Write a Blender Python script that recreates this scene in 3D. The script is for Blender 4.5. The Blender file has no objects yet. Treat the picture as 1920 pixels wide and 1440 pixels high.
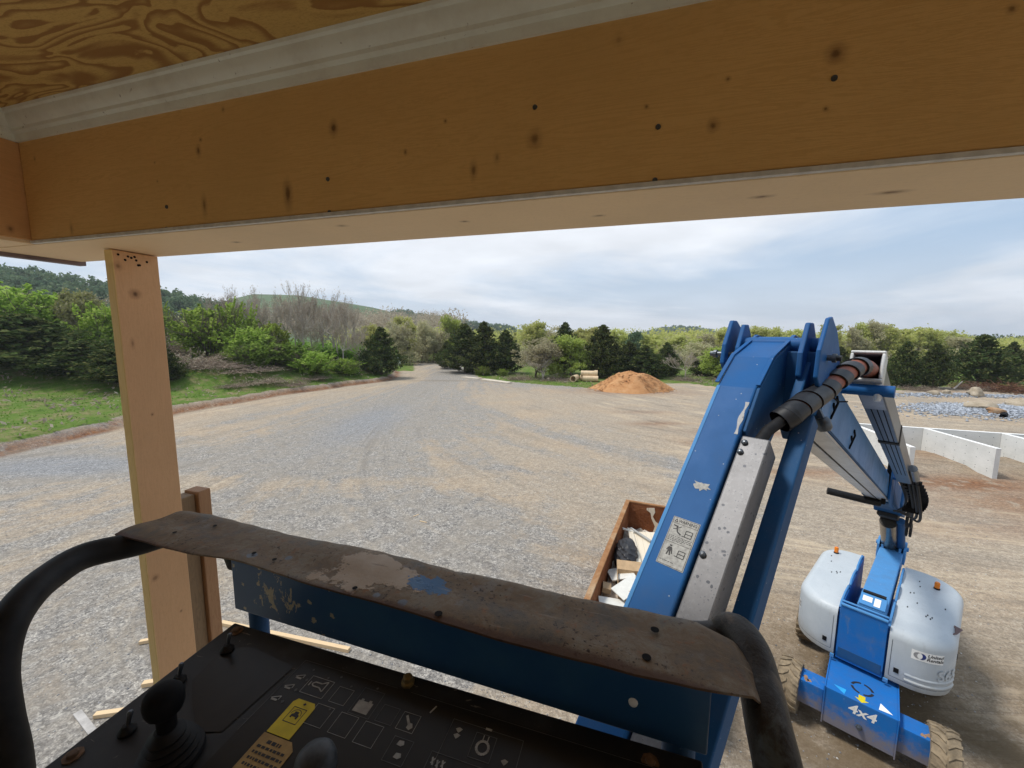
import bpy, bmesh, math, random
import numpy as np
from mathutils import Vector, Matrix

S = bpy.context.scene
COL = S.collection
PI = math.pi
R = math.radians

# ------------------------------------------------------------------ camera
EYE = Vector((0, 0, 7.32))
FOC, PITCH, ROLL = 754.33, 0.1219, 0.0054
fw = Vector((0, math.cos(PITCH), -math.sin(PITCH)))
up0 = Vector((0, math.sin(PITCH), math.cos(PITCH)))
rt0 = Vector((1, 0, 0))
rt = rt0 * math.cos(ROLL) + up0 * math.sin(ROLL)
up = up0 * math.cos(ROLL) - rt0 * math.sin(ROLL)
cd = bpy.data.cameras.new('camera')
cam = bpy.data.objects.new('camera', cd)
COL.objects.link(cam)
cd.sensor_width = 36.0
cd.lens = FOC / 1920 * 36.0
cd.clip_start = 0.05
cd.clip_end = 6000
cam.matrix_world = Matrix(((rt.x, up.x, -fw.x, EYE.x), (rt.y, up.y, -fw.y, EYE.y), (rt.z, up.z, -fw.z, EYE.z), (0, 0, 0, 1)))
S.camera = cam

# ------------------------------------------------------------------ sky and sun
SUN_EL, SUN_AZ = R(63), R(-80)            # azimuth clockwise from +Y (to the left and a little ahead)
sun_dir = Vector((math.sin(SUN_AZ) * math.cos(SUN_EL), math.cos(SUN_AZ) * math.cos(SUN_EL), math.sin(SUN_EL)))
sl = bpy.data.lights.new('sun', 'SUN')
sl.energy = 2.9
sl.angle = R(11)
sl.color = (1.0, 0.95, 0.87)
so = bpy.data.objects.new('sun', sl)
COL.objects.link(so)
so.rotation_euler = (-sun_dir).to_track_quat('-Z', 'Y').to_euler()
so.location = (-60, 30, 80)

W = bpy.data.worlds.new('World')
S.world = W
W.use_nodes = True
nt = W.node_tree
nt.nodes.clear()


def wn(t, **kw):
    n = nt.nodes.new(t)
    for k, v in kw.items():
        setattr(n, k, v)
    return n


def wl(a, b):
    nt.links.new(a, b)


out = wn('ShaderNodeOutputWorld')
sky = wn('ShaderNodeTexSky', sky_type='NISHITA', sun_disc=False, sun_elevation=SUN_EL, sun_rotation=SUN_AZ, air_density=1.0, dust_density=2.0, ozone_density=1.0)
bg1 = wn('ShaderNodeBackground')
bg1.inputs['Strength'].default_value = 0.085
wl(sky.outputs[0], bg1.inputs['Color'])
tc = wn('ShaderNodeTexCoord')
sep = wn('ShaderNodeSeparateXYZ')
wl(tc.outputs['Generated'], sep.inputs[0])
mz = wn('ShaderNodeMath', operation='MAXIMUM')
wl(sep.outputs['Z'], mz.inputs[0])
mz.inputs[1].default_value = 0.0
az = wn('ShaderNodeMath', operation='ADD')
wl(mz.outputs[0], az.inputs[0])
az.inputs[1].default_value = 0.16
dx = wn('ShaderNodeMath', operation='DIVIDE')
dy = wn('ShaderNodeMath', operation='DIVIDE')
wl(sep.outputs['X'], dx.inputs[0]); wl(az.outputs[0], dx.inputs[1])
wl(sep.outputs['Y'], dy.inputs[0]); wl(az.outputs[0], dy.inputs[1])
cmb = wn('ShaderNodeCombineXYZ')
wl(dx.outputs[0], cmb.inputs[0]); wl(dy.outputs[0], cmb.inputs[1])
mp = wn('ShaderNodeMapping')
mp.inputs['Scale'].default_value = (0.55, 0.55, 1)
mp.inputs['Location'].default_value = (3.3, 1.15, 0)
mp.inputs['Rotation'].default_value = (0, 0, R(-14))
wl(cmb.outputs[0], mp.inputs[0])
n1 = wn('ShaderNodeTexNoise')
n1.inputs['Scale'].default_value = 0.62
n1.inputs['Detail'].default_value = 7
n1.inputs['Roughness'].default_value = 0.58
n1.inputs['Distortion'].default_value = 0.5
wl(mp.outputs[0], n1.inputs['Vector'])
cr = wn('ShaderNodeMapRange')
cr.inputs['From Min'].default_value = 0.34
cr.inputs['From Max'].default_value = 0.60
cr.interpolation_type = 'SMOOTHSTEP'
wl(n1.outputs[0], cr.inputs['Value'])
n2 = wn('ShaderNodeTexNoise')
n2.inputs['Scale'].default_value = 3.0
n2.inputs['Detail'].default_value = 7
wl(mp.outputs[0], n2.inputs['Vector'])
cs = wn('ShaderNodeMapRange')
cs.inputs['From Min'].default_value = 0.36
cs.inputs['From Max'].default_value = 0.7
cs.inputs['To Min'].default_value = 0.82
cs.inputs['To Max'].default_value = 1.0
wl(n2.outputs[0], cs.inputs['Value'])
bg2 = wn('ShaderNodeBackground')
bg2.inputs['Color'].default_value = (0.93, 0.955, 1.0, 1)
wl(cs.outputs[0], bg2.inputs['Strength'])
mx0 = wn('ShaderNodeMixShader')
bgv = wn('ShaderNodeBackground')              # thin high veil over the blue
bgv.inputs['Color'].default_value = (0.50, 0.69, 0.93, 1)
bgv.inputs['Strength'].default_value = 0.86
mx0.inputs[0].default_value = 0.72
wl(bg1.outputs[0], mx0.inputs[1]); wl(bgv.outputs[0], mx0.inputs[2])
mx = wn('ShaderNodeMixShader')
cm = wn('ShaderNodeMath', operation='MULTIPLY')
wl(cr.outputs[0], cm.inputs[0]); cm.inputs[1].default_value = 0.9
hzn = wn('ShaderNodeMapRange'); hzn.interpolation_type = 'SMOOTHSTEP'
for q_, v_ in zip(('From Min', 'From Max', 'To Min', 'To Max'), (0.0, 0.22, 0.55, 0.0)): hzn.inputs[q_].default_value = v_
wl(mz.outputs[0], hzn.inputs['Value'])
cmx = wn('ShaderNodeMath', operation='MAXIMUM')
wl(cm.outputs[0], cmx.inputs[0]); wl(hzn.outputs[0], cmx.inputs[1])
wl(cmx.outputs[0], mx.inputs[0]); wl(mx0.outputs[0], mx.inputs[1]); wl(bg2.outputs[0], mx.inputs[2])
wl(mx.outputs[0], out.inputs[0])

vs = S.view_settings
vs.view_transform = 'Standard'
vs.look = 'None'
vs.gamma = 1
vs.use_curve_mapping = False
vs.exposure = 0.22
try:
    S.cycles.use_denoising = True
    S.cycles.max_bounces = 8
    S.cycles.diffuse_bounces = 5
    S.cycles.transparent_max_bounces = 8
except Exception:
    pass


# ------------------------------------------------------------------ measuring helpers (a sight line met with a real plane)
def ray(x, y):
    return fw + rt * ((x - 960) / FOC) + up * ((720 - y) / FOC)


def hit(x, y, p0, n):
    d = ray(x, y)
    return EYE + d * ((Vector(p0) - EYE).dot(n) / d.dot(n))


def onz(x, y, z):
    return hit(x, y, Vector((0, 0, z)), Vector((0, 0, 1)))


def ony(x, y, Y):
    return hit(x, y, Vector((0, Y, 0)), Vector((0, 1, 0)))


# ------------------------------------------------------------------ mesh builder
class MB:
    def __init__(self, M=None):
        self.v = []
        self.f = []
        self.M = M

    def add(self, vs, fs):
        o = len(self.v)
        for p in vs:
            p = Vector(p)
            if self.M is not None:
                p = self.M @ p
            self.v.append(p)
        for f in fs:
            self.f.append([i + o for i in f])
        return self

    def box(self, x0, x1, y0, y1, z0, z1):
        v = [(x0, y0, z0), (x1, y0, z0), (x1, y1, z0), (x0, y1, z0), (x0, y0, z1), (x1, y0, z1), (x1, y1, z1), (x0, y1, z1)]
        return self.add(v, [(0, 3, 2, 1), (4, 5, 6, 7), (0, 1, 5, 4), (1, 2, 6, 5), (2, 3, 7, 6), (3, 0, 4, 7)])

    def prism(self, poly, h0, h1, fn=None):
        """polygon (u,v) swept from h0 to h1; fn(u,v,h) -> point"""
        fn = fn or (lambda u, v, h: (u, v, h))
        n = len(poly)
        v = [fn(p[0], p[1], h0) for p in poly] + [fn(p[0], p[1], h1) for p in poly]
        fs = [list(range(n))[::-1], [n + i for i in range(n)]]
        for i in range(n):
            j = (i + 1) % n
            fs.append((i, j, n + j, n + i))
        return self.add(v, fs)

    def tube(self, pts, r, n=10, cap=True, up_hint=None):
        pts = [Vector(p) for p in pts]
        m = len(pts)
        rs = r if isinstance(r, (list, tuple)) else [r] * m
        T = []
        for i in range(m):
            a = pts[max(i - 1, 0)]
            b = pts[min(i + 1, m - 1)]
            T.append((b - a).normalized())
        h = Vector(up_hint) if up_hint else (Vector((0, 0, 1)) if abs(T[0].z) < 0.9 else Vector((1, 0, 0)))
        x = T[0].cross(h).normalized()
        vs_ = []
        for i in range(m):
            x = (x - T[i] * x.dot(T[i])).normalized()
            y = T[i].cross(x)
            for k in range(n):
                a = 2 * PI * k / n
                vs_.append(pts[i] + (x * math.cos(a) + y * math.sin(a)) * rs[i])
        fs = []
        for i in range(m - 1):
            for k in range(n):
                k2 = (k + 1) % n
                fs.append((i * n + k, i * n + k2, (i + 1) * n + k2, (i + 1) * n + k))
        if cap:
            fs.append(list(range(n))[::-1])
            fs.append([(m - 1) * n + k for k in range(n)])
        return self.add(vs_, fs)

    def lathe(self, prof, o, ax, n=24, cap=True):
        """prof: (r, h) pairs around the axis ax through o"""
        ax = Vector(ax).normalized()
        o = Vector(o)
        h = Vector((0, 0, 1)) if abs(ax.z) < 0.9 else Vector((1, 0, 0))
        x = ax.cross(h).normalized()
        y = ax.cross(x)
        vs_ = []
        for r, z in prof:
            for k in range(n):
                a = 2 * PI * k / n
                vs_.append(o + ax * z + (x * math.cos(a) + y * math.sin(a)) * r)
        fs = []
        for i in range(len(prof) - 1):
            for k in range(n):
                k2 = (k + 1) % n
                fs.append((i * n + k, i * n + k2, (i + 1) * n + k2, (i + 1) * n + k))
        if cap:
            fs.append(list(range(n))[::-1])
            fs.append([(len(prof) - 1) * n + k for k in range(n)])
        return self.add(vs_, fs)

    def build(self, name, mat, parent=None, bevel=0.0, smooth=None, seg=2):
        me = bpy.data.meshes.new(name)
        me.from_pydata([tuple(p) for p in self.v], [], self.f)
        me.validate()
        bm = bmesh.new()
        bm.from_mesh(me)
        bmesh.ops.recalc_face_normals(bm, faces=bm.faces)
        bm.to_mesh(me)
        bm.free()
        if mat:
            me.materials.append(mat)
        if smooth is not None:
            me.shade_smooth()
            me.set_sharp_from_angle(angle=R(smooth))
        o = bpy.data.objects.new(name, me)
        COL.objects.link(o)
        if parent:
            o.parent = parent
        if bevel:
            b = o.modifiers.new('bevel', 'BEVEL')
            b.width = bevel
            b.segments = seg
            b.limit_method = 'ANGLE'
            b.angle_limit = R(35)
            b.harden_normals = False
        return o


def build_split(mb, name, mat, parent, gap):
    """one object for each cluster of faces whose bounding boxes lie within gap of each other"""
    bx = []
    for f in mb.f:
        ps = [mb.v[i] for i in f]
        bx.append([min(p[k] for p in ps) for k in range(3)] + [max(p[k] for p in ps) for k in range(3)])
    par_ = list(range(len(bx)))

    def find(i):
        while par_[i] != i: i = par_[i]
        return i
    for i in range(len(bx)):
        for j in range(i):
            if all(bx[i][k] <= bx[j][k + 3] + gap and bx[j][k] <= bx[i][k + 3] + gap for k in range(3)):
                a, b = find(i), find(j)
                if a != b: par_[a] = b
    gr = {}
    for i in range(len(bx)): gr.setdefault(find(i), []).append(mb.f[i])
    res = []
    for fs in gr.values():
        ids = sorted({i for f in fs for i in f}); mp_ = {v: k for k, v in enumerate(ids)}
        q = MB(); q.v = [mb.v[i] for i in ids]; q.f = [[mp_[i] for i in f] for f in fs]
        res.append(q.build(name, mat, parent))
    return res


def tag(o, label=None, cat=None, group=None, kind=None):
    if label: o['label'] = label
    if cat: o['category'] = cat
    if group: o['group'] = group
    if kind: o['kind'] = kind
    return o


def empty(name, M):
    o = bpy.data.objects.new(name, None)
    COL.objects.link(o)
    if isinstance(M, Matrix):
        o.matrix_world = M
    else:
        o.location = M
    o.empty_display_size = 0.3
    return o


def raw_mesh(name, V, F, mat, parent=None, mats=None, midx=None):
    """numpy quads/tris (F: n x k) -> object"""
    me = bpy.data.meshes.new(name)
    V = np.asarray(V, dtype=np.float32)
    F = np.asarray(F, dtype=np.int32)
    n, k = F.shape
    me.vertices.add(len(V))
    me.vertices.foreach_set('co', V.ravel())
    me.loops.add(n * k)
    me.loops.foreach_set('vertex_index', F.ravel())
    me.polygons.add(n)
    me.polygons.foreach_set('loop_start', np.arange(0, n * k, k, dtype=np.int32))
    me.polygons.foreach_set('loop_total', np.full(n, k, dtype=np.int32))
    if mats:
        for m in mats: me.materials.append(m)
        if midx is not None:
            me.polygons.foreach_set('material_index', np.asarray(midx, dtype=np.int32))
    elif mat:
        me.materials.append(mat)
    me.update(calc_edges=True)
    me.validate()
    o = bpy.data.objects.new(name, me)
    COL.objects.link(o)
    if parent: o.parent = parent
    return o


def frame(o, x, y, z):
    return Matrix(((x[0], y[0], z[0], o[0]), (x[1], y[1], z[1], o[1]), (x[2], y[2], z[2], o[2]), (0, 0, 0, 1)))


def text_faces(s, size, bold=False, shear=0.0):
    """flat glyph triangles of a string, centred: (verts 2d, faces)"""
    cu = bpy.data.curves.new('lettering', 'FONT')
    cu.body = s
    cu.size = size
    cu.align_x = 'CENTER'
    cu.align_y = 'CENTER'
    cu.shear = shear
    cu.resolution_u = 3
    if bold: cu.offset = size * 0.022
    o = bpy.data.objects.new('lettering', cu)
    COL.objects.link(o)
    bpy.context.view_layer.update()
    me = bpy.data.meshes.new_from_object(o.evaluated_get(bpy.context.evaluated_depsgraph_get()))
    v = [(p.co.x, p.co.y) for p in me.vertices]
    f = [tuple(p.vertices) for p in me.polygons]
    bpy.data.objects.remove(o)
    bpy.data.curves.remove(cu)
    bpy.data.meshes.remove(me)
    return v, f


# ------------------------------------------------------------------ material builder
class NM:
    def __init__(self, name):
        self.m = bpy.data.materials.new(name)
        self.m.use_nodes = True
        self.t = self.m.node_tree
        self.t.nodes.clear()
        self.out = self.n('ShaderNodeOutputMaterial')
        self.b = self.n('ShaderNodeBsdfPrincipled')
        self.l(self.b.outputs[0], self.out.inputs[0])
        self.tc = self.n('ShaderNodeTexCoord')
        self.obj = self.tc.outputs['Object']

    def n(self, t, **kw):
        x = self.t.nodes.new(t)
        for k, v in kw.items(): setattr(x, k, v)
        return x

    def l(self, a, b): self.t.links.new(a, b)

    def put(self, sock, val):
        if hasattr(val, 'is_output'): self.l(val, sock)
        else: sock.default_value = val

    def mapping(self, scale=(1, 1, 1), loc=(0, 0, 0), rot=(0, 0, 0), vec=None):
        x = self.n('ShaderNodeMapping')
        x.inputs['Scale'].default_value = scale
        x.inputs['Location'].default_value = loc
        x.inputs['Rotation'].default_value = rot
        self.l(vec or self.obj, x.inputs[0])
        return x.outputs[0]

    def noise(self, scale=5, detail=4, rough=0.5, dist=0.0, vec=None):
        x = self.n('ShaderNodeTexNoise')
        x.inputs['Scale'].default_value = scale
        x.inputs['Detail'].default_value = detail
        x.inputs['Roughness'].default_value = rough
        x.inputs['Distortion'].default_value = dist
        self.l(vec or self.obj, x.inputs['Vector'])
        return x.outputs[0]

    def voro(self, scale=5, feature='F1', vec=None, rnd=1.0, col=False):
        x = self.n('ShaderNodeTexVoronoi', feature=feature)
        x.inputs['Scale'].default_value = scale
        x.inputs['Randomness'].default_value = rnd
        self.l(vec or self.obj, x.inputs['Vector'])
        return x.outputs['Color'] if col else x.outputs['Distance']

    def mr(self, v, a, b, c=0.0, d=1.0, smooth=True):
        x = self.n('ShaderNodeMapRange')
        if smooth: x.interpolation_type = 'SMOOTHSTEP'
        self.l(v, x.inputs['Value'])
        for k, val in zip(('From Min', 'From Max', 'To Min', 'To Max'), (a, b, c, d)):
            x.inputs[k].default_value = val
        return x.outputs[0]

    def math(self, op, a, b=0.0, c=None):
        x = self.n('ShaderNodeMath', operation=op)
        self.put(x.inputs[0], a); self.put(x.inputs[1], b)
        if c is not None: self.put(x.inputs[2], c)
        return x.outputs[0]

    def mix(self, f, a, b, mode='MIX'):
        x = self.n('ShaderNodeMix', data_type='RGBA', blend_type=mode)
        self.put(x.inputs[0], f)
        for s, v in ((x.inputs[6], a), (x.inputs[7], b)):
            if hasattr(v, 'is_output'): self.l(v, s)
            else: s.default_value = (v[0], v[1], v[2], 1)
        return x.outputs[2]

    def ramp(self, v, stops):
        x = self.n('ShaderNodeValToRGB')
        e = x.color_ramp.elements
        while len(e) < len(stops): e.new(0.5)
        for i, (p, c) in enumerate(stops):
            e[i].position = p
            e[i].color = (c[0], c[1], c[2], 1)
        self.l(v, x.inputs[0])
        return x.outputs[0]

    def bump(self, h, strength=0.3, dist=0.01):
        x = self.n('ShaderNodeBump')
        x.inputs['Strength'].default_value = strength
        x.inputs['Distance'].default_value = dist
        self.l(h, x.inputs['Height'])
        self.l(x.outputs[0], self.b.inputs['Normal'])
        return self

    def attr(self, name):
        x = self.n('ShaderNodeAttribute', attribute_name=name)
        return x.outputs['Fac']

    def rand(self):
        return self.n('ShaderNodeObjectInfo').outputs['Random']

    def spot(self, c, r, power=1.0, vec=None):
        """1 at a point c, falling to 0 at the ellipsoid radii r"""
        s = self.n('ShaderNodeVectorMath', operation='SUBTRACT')
        self.l(vec or self.obj, s.inputs[0]); s.inputs[1].default_value = c
        d = self.n('ShaderNodeVectorMath', operation='DIVIDE')
        self.l(s.outputs[0], d.inputs[0]); d.inputs[1].default_value = r
        ln = self.n('ShaderNodeVectorMath', operation='LENGTH')
        self.l(d.outputs[0], ln.inputs[0])
        return ln.outputs['Value']

    def fin(self, col=None, rough=0.6, metal=0.0, spec=None):
        if col is not None:
            if hasattr(col, 'is_output'): self.l(col, self.b.inputs['Base Color'])
            else: self.b.inputs['Base Color'].default_value = (col[0], col[1], col[2], 1)
        self.put(self.b.inputs['Roughness'], rough)
        self.b.inputs['Metallic'].default_value = metal
        if spec is not None: self.b.inputs['Specular IOR Level'].default_value = spec
        return self.m


def plain(name, col, rough=0.6, metal=0.0, var=0.12, scale=12.0, spec=None):
    k = NM(name)
    n = k.noise(scale, 5, 0.6)
    f = k.mr(n, 0.3, 0.7, 1 - var, 1 + var)
    c = k.mix(1.0, col, f, 'MULTIPLY')
    return k.fin(c, rough, metal, spec)

# ================================================================== MATERIALS
def mat_ground():
    k = NM('ground_gravel')
    dirt_a, red_a, grass_a, blue_a = k.attr('dirt'), k.attr('red'), k.attr('grass'), k.attr('loose')
    lane = k.n('ShaderNodeAttribute', attribute_name='lane').outputs['Vector']      # runs along the wheel paths
    band = k.noise(1.0, 5, 0.58, 0.5, k.mapping((3.2, 0.055, 1), vec=lane))
    band2 = k.noise(1.0, 5, 0.62, 0.3, k.mapping((9.0, 0.10, 1), (5, 3, 0), vec=lane))
    rut = k.noise(1.0, 6, 0.66, 0.35, k.mapping((22.0, 0.16, 1), (1, 8, 0), vec=lane))
    big = k.noise(0.22, 5, 0.62, 0.4)
    mid = k.noise(0.9, 6, 0.66, 0.6)
    fine = k.noise(6.5, 6, 0.72)
    grain = k.noise(40, 4, 0.8)
    stone = k.voro(36, col=True)
    sc = k.n('ShaderNodeSeparateColor'); k.l(stone, sc.inputs[0])
    stone2 = k.voro(15, col=True)
    sc2 = k.n('ShaderNodeSeparateColor'); k.l(stone2, sc2.inputs[0])
    stone3 = k.voro(9, col=True)
    sc3 = k.n('ShaderNodeSeparateColor'); k.l(stone3, sc3.inputs[0])
    sv = k.math('ADD', k.math('MULTIPLY', sc.outputs[0], 0.50), k.math('ADD', k.math('MULTIPLY', sc2.outputs[0], 0.36), k.math('MULTIPLY', sc3.outputs[0], 0.14)))
    gravel = k.ramp(sv, [(0.18, (0.09, 0.092, 0.10)), (0.42, (0.235, 0.237, 0.245)), (0.62, (0.355, 0.35, 0.35)), (0.84, (0.66, 0.645, 0.61))])
    gravel = k.mix(k.mr(mid, 0.38, 0.64, 0.22, .72), gravel, (0.32, 0.295, 0.262))
    gravel = k.mix(k.mr(blue_a, 0.5, 1.0, 0, 0.6), gravel, k.mix(sv, (0.07, 0.085, 0.115), (0.42, 0.47, 0.55)))
    dcol = k.mix(k.mr(fine, 0.3, 0.7), (0.33, 0.28, 0.222), (0.49, 0.425, 0.35))
    dcol = k.mix(k.mr(big, 0.42, 0.68), dcol, (0.47, 0.375, 0.275))
    dcol = k.mix(k.math('MULTIPLY', k.mr(grain, 0.5, 0.66), 0.4), dcol, (0.25, 0.225, 0.20))
    s = k.math('ADD', k.math('MULTIPLY', band, 0.95), k.math('MULTIPLY', mid, 0.42))
    s = k.math('ADD', s, k.math('MULTIPLY', band2, 0.35))
    s = k.math('ADD', s, k.math('MULTIPLY', dirt_a, 0.50))
    s = k.math('ADD', s, k.math('MULTIPLY', blue_a, -0.55))
    s = k.math('ADD', s, k.math('MULTIPLY', fine, 0.20))
    fd = k.mr(s, 0.83, 1.07, 0, .92)
    dcol = k.mix(k.mr(sv, 0.30, 0.42, 0.5, 0), dcol, (0.19, 0.17, 0.15))
    dcol = k.mix(k.mr(sv, 0.66, 0.76, 0, 0.55), dcol, (0.60, 0.555, 0.48))
    c = k.mix(fd, gravel, dcol)
    white = k.math('MULTIPLY', k.mr(sc2.outputs[2], 0.955, 0.97, 0, 1), k.mr(k.voro(15), 0.10, 0.22, 0.7, 0))
    c = k.mix(white, c, (0.60, 0.57, 0.53))
    c = k.mix(1.0, c, k.mr(k.noise(2.6, 8, 0.8), 0.28, 0.72, 0.76, 1.22, False), 'MULTIPLY')
    # ruts: compacted dark lines and pale dusty ridges along the wheel paths
    c = k.mix(k.math('MULTIPLY', k.mr(band2, 0.54, 0.72), 0.42), c, (0.20, 0.185, 0.17))
    rl = k.math('MULTIPLY', k.mr(rut, 0.52, 0.68), k.mr(dirt_a, 0.1, 0.7, 0.12, 0.75))
    c = k.mix(rl, c, (0.58, 0.49, 0.375))
    rd = k.math('MULTIPLY', k.mr(rut, 0.46, 0.32), k.mr(dirt_a, 0.1, 0.7, 0.14, 0.6))
    c = k.mix(rd, c, (0.225, 0.195, 0.165))
    dark_brown = k.math('MULTIPLY', k.attr('dark_brown'), k.mr(mid, 0.33, 0.6, 0.45, 1.0))  # darker brown around the lift, inside the walls and along the bank foot
    c = k.mix(dark_brown, c, (0.15, 0.108, 0.062))
    rcol = k.mix(k.mr(fine, 0.35, 0.65), (0.12, 0.045, 0.022), (0.32, 0.145, 0.062))
    c = k.mix(k.math('MULTIPLY', red_a, k.mr(k.noise(1.2, 5, 0.65), 0.28, 0.5)), c, rcol)
    gcol = k.ramp(k.noise(0.8, 6, 0.7), [(0.28, (0.07, 0.145, 0.02)), (0.48, (0.125, 0.215, 0.035)), (0.58, (0.20, 0.21, 0.085)), (0.72, (0.36, 0.29, 0.18))])
    gcol = k.mix(k.mr(grain, 0.35, 0.7, 0.0, 0.45), gcol, (0.06, 0.10, 0.02))
    gm = k.mr(k.math('ADD', grass_a, k.math('MULTIPLY', k.math('SUBTRACT', fine, 0.5), 0.9)), 0.42, 0.58)
    c = k.mix(gm, c, gcol)
    hb = k.math('ADD', k.math('MULTIPLY', sv, 0.45), k.math('ADD', k.math('MULTIPLY', grain, 0.5), k.math('ADD', k.math('MULTIPLY', fine, 0.8), k.math('MULTIPLY', rut, 1.2))))
    k.bump(hb, 0.6, 0.06)
    c = k.mix(1.0, c, (0.90, 0.865, 0.81), 'MULTIPLY')
    return k.fin(c, 0.95, 0, 0.15)


def mat_spruce(name, base, dark, knots, along=(1, 14, 14), streak=0.35, rot=(0, 0, 0), lit_edge=None):
    """lumber: fine growth rings along the board, brown knots at given spots"""
    k = NM(name)
    v = k.mapping(along, rot=rot)
    w = k.noise(2.2, 5, 0.6, 0.6, v)
    rings = k.math('SINE', k.math('MULTIPLY', w, 78.0))
    f = k.math('MULTIPLY', k.mr(rings, -0.2, 1.0), streak)
    c = k.mix(f, base, dark)
    blot = k.noise(1.7, 4, 0.6)
    c = k.mix(k.mr(blot, 0.40, 0.72, 0, 0.5), c, [min(1, x * 0.80) for x in base])
    c = k.mix(k.mr(k.noise(90, 3, 0.7), 0.45, 0.8, 0, 0.25), c, [x * 0.72 for x in base])
    if lit_edge:
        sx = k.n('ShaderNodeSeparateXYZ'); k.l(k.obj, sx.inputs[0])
        c = k.mix(k.mr(k.math('ADD', sx.outputs[1], k.math('MULTIPLY', k.math('SUBTRACT', blot, .5), .006)), lit_edge - .002, lit_edge + .002, 1, 0), c, k.mix(f, (0.86, 0.64, 0.29), (0.72, 0.50, 0.20)))  # narrow post face painted paler yellow, as if catching light
    nz = k.noise(26, 4, 0.65)
    for p, r, dk in knots:
        d = k.math('ADD', k.spot(p, r), k.math('MULTIPLY', k.math('SUBTRACT', nz, 0.5), 1.0))
        halo = k.mr(d, 0.6, 1.7, 0.42, 0.0)
        c = k.mix(k.math('MULTIPLY', halo, dk), c, (0.20, 0.085, 0.03))
        core = k.mr(d, 0.15, 0.8, 0.85, 0.0)
        c = k.mix(k.math('MULTIPLY', core, dk), c, (0.085, 0.035, 0.014))
    k.bump(k.math('ADD', k.math('MULTIPLY', rings, 0.3), k.noise(60, 3, 0.6)), 0.12, 0.002)
    return k.fin(c, 0.62, 0, 0.3)


def mat_plywood():
    k = NM('plywood_face')
    v = k.mapping((1.3, 3.6, 1.0), rot=(0, 0, R(-12)))
    w = k.noise(1.7, 3.0, 0.45, 0.9, v)
    fine = k.noise(24, 5, 0.7, 0.5, k.mapping((2.5, 14, 1), rot=(0, 0, R(-16))))
    band = k.math('FRACT', k.math('ADD', k.math('MULTIPLY', w, 13.0), k.math('MULTIPLY', fine, 0.24)))
    f = k.math('MULTIPLY', k.mr(band, 0.30, 0.78), k.mr(band, 0.90, 1.0, 1, 0))
    c = k.mix(f, (0.62, 0.41, 0.135), (0.34, 0.175, 0.055))
    c = k.mix(k.mr(fine, 0.42, 0.75, 0, 0.45), c, (0.36, 0.20, 0.06))
    c = k.mix(k.mr(k.noise(160, 2, 0.6), 0.5, 0.8, 0, 0.35), c, (0.30, 0.17, 0.05))
    return k.fin(c, 0.7, 0, 0.25)


def mat_blue(name, base=(0.015, 0.098, 0.285), chips=0.55, rough=0.32, chipcol=(0.55, 0.56, 0.55), scale=34, mud=False):
    """machine paint: slightly dusty, with small pale chips and overspray dots"""
    k = NM(name)
    n = k.noise(3.2, 6, 0.65)
    c = k.mix(k.mr(n, 0.35, 0.75), base, [x * 0.8 + 0.02 for x in base])
    dust = k.noise(1.6, 6, 0.7)
    c = k.mix(k.mr(dust, 0.52, 0.8, 0, 0.16), c, (0.20, 0.25, 0.31))
    vd = k.voro(scale)
    vc = k.voro(scale, col=True)
    s = k.n('ShaderNodeSeparateColor'); k.l(vc, s.inputs[0])
    dots = k.math('MULTIPLY', k.mr(vd, 0.09, 0.13, 1, 0), k.mr(s.outputs[0], 0.90, 0.93))
    dots = k.math('MULTIPLY', dots, chips)
    c = k.mix(dots, c, chipcol)
    spk = k.math('MULTIPLY', k.mr(k.noise(130, 3, 0.7), 0.66, 0.72), 0.35 * chips)
    c = k.mix(spk, c, (0.30, 0.42, 0.55))
    if mud:
        sx = k.n('ShaderNodeSeparateXYZ'); k.l(k.obj, sx.inputs[0])
        md = k.mr(k.math('ADD', sx.outputs[2], k.math('MULTIPLY', k.noise(6, 6, 0.72), 0.9)), 0.75, 1.15, 0.75, 0)
        c = k.mix(md, c, (0.23, 0.18, 0.125))
        sm = k.noise(5, 6, 0.7, 0.4, k.mapping((1, 1, .4)))
        c = k.mix(k.mr(sm, 0.58, 0.72, 0, 0.4), c, (0.16, 0.19, 0.23))
    r = k.mr(dust, 0.3, 0.8, rough + .12, rough + 0.35)
    k.bump(k.noise(45, 4, 0.6), 0.08, 0.002)
    return k.fin(c, r, 0, 0.10)


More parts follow.
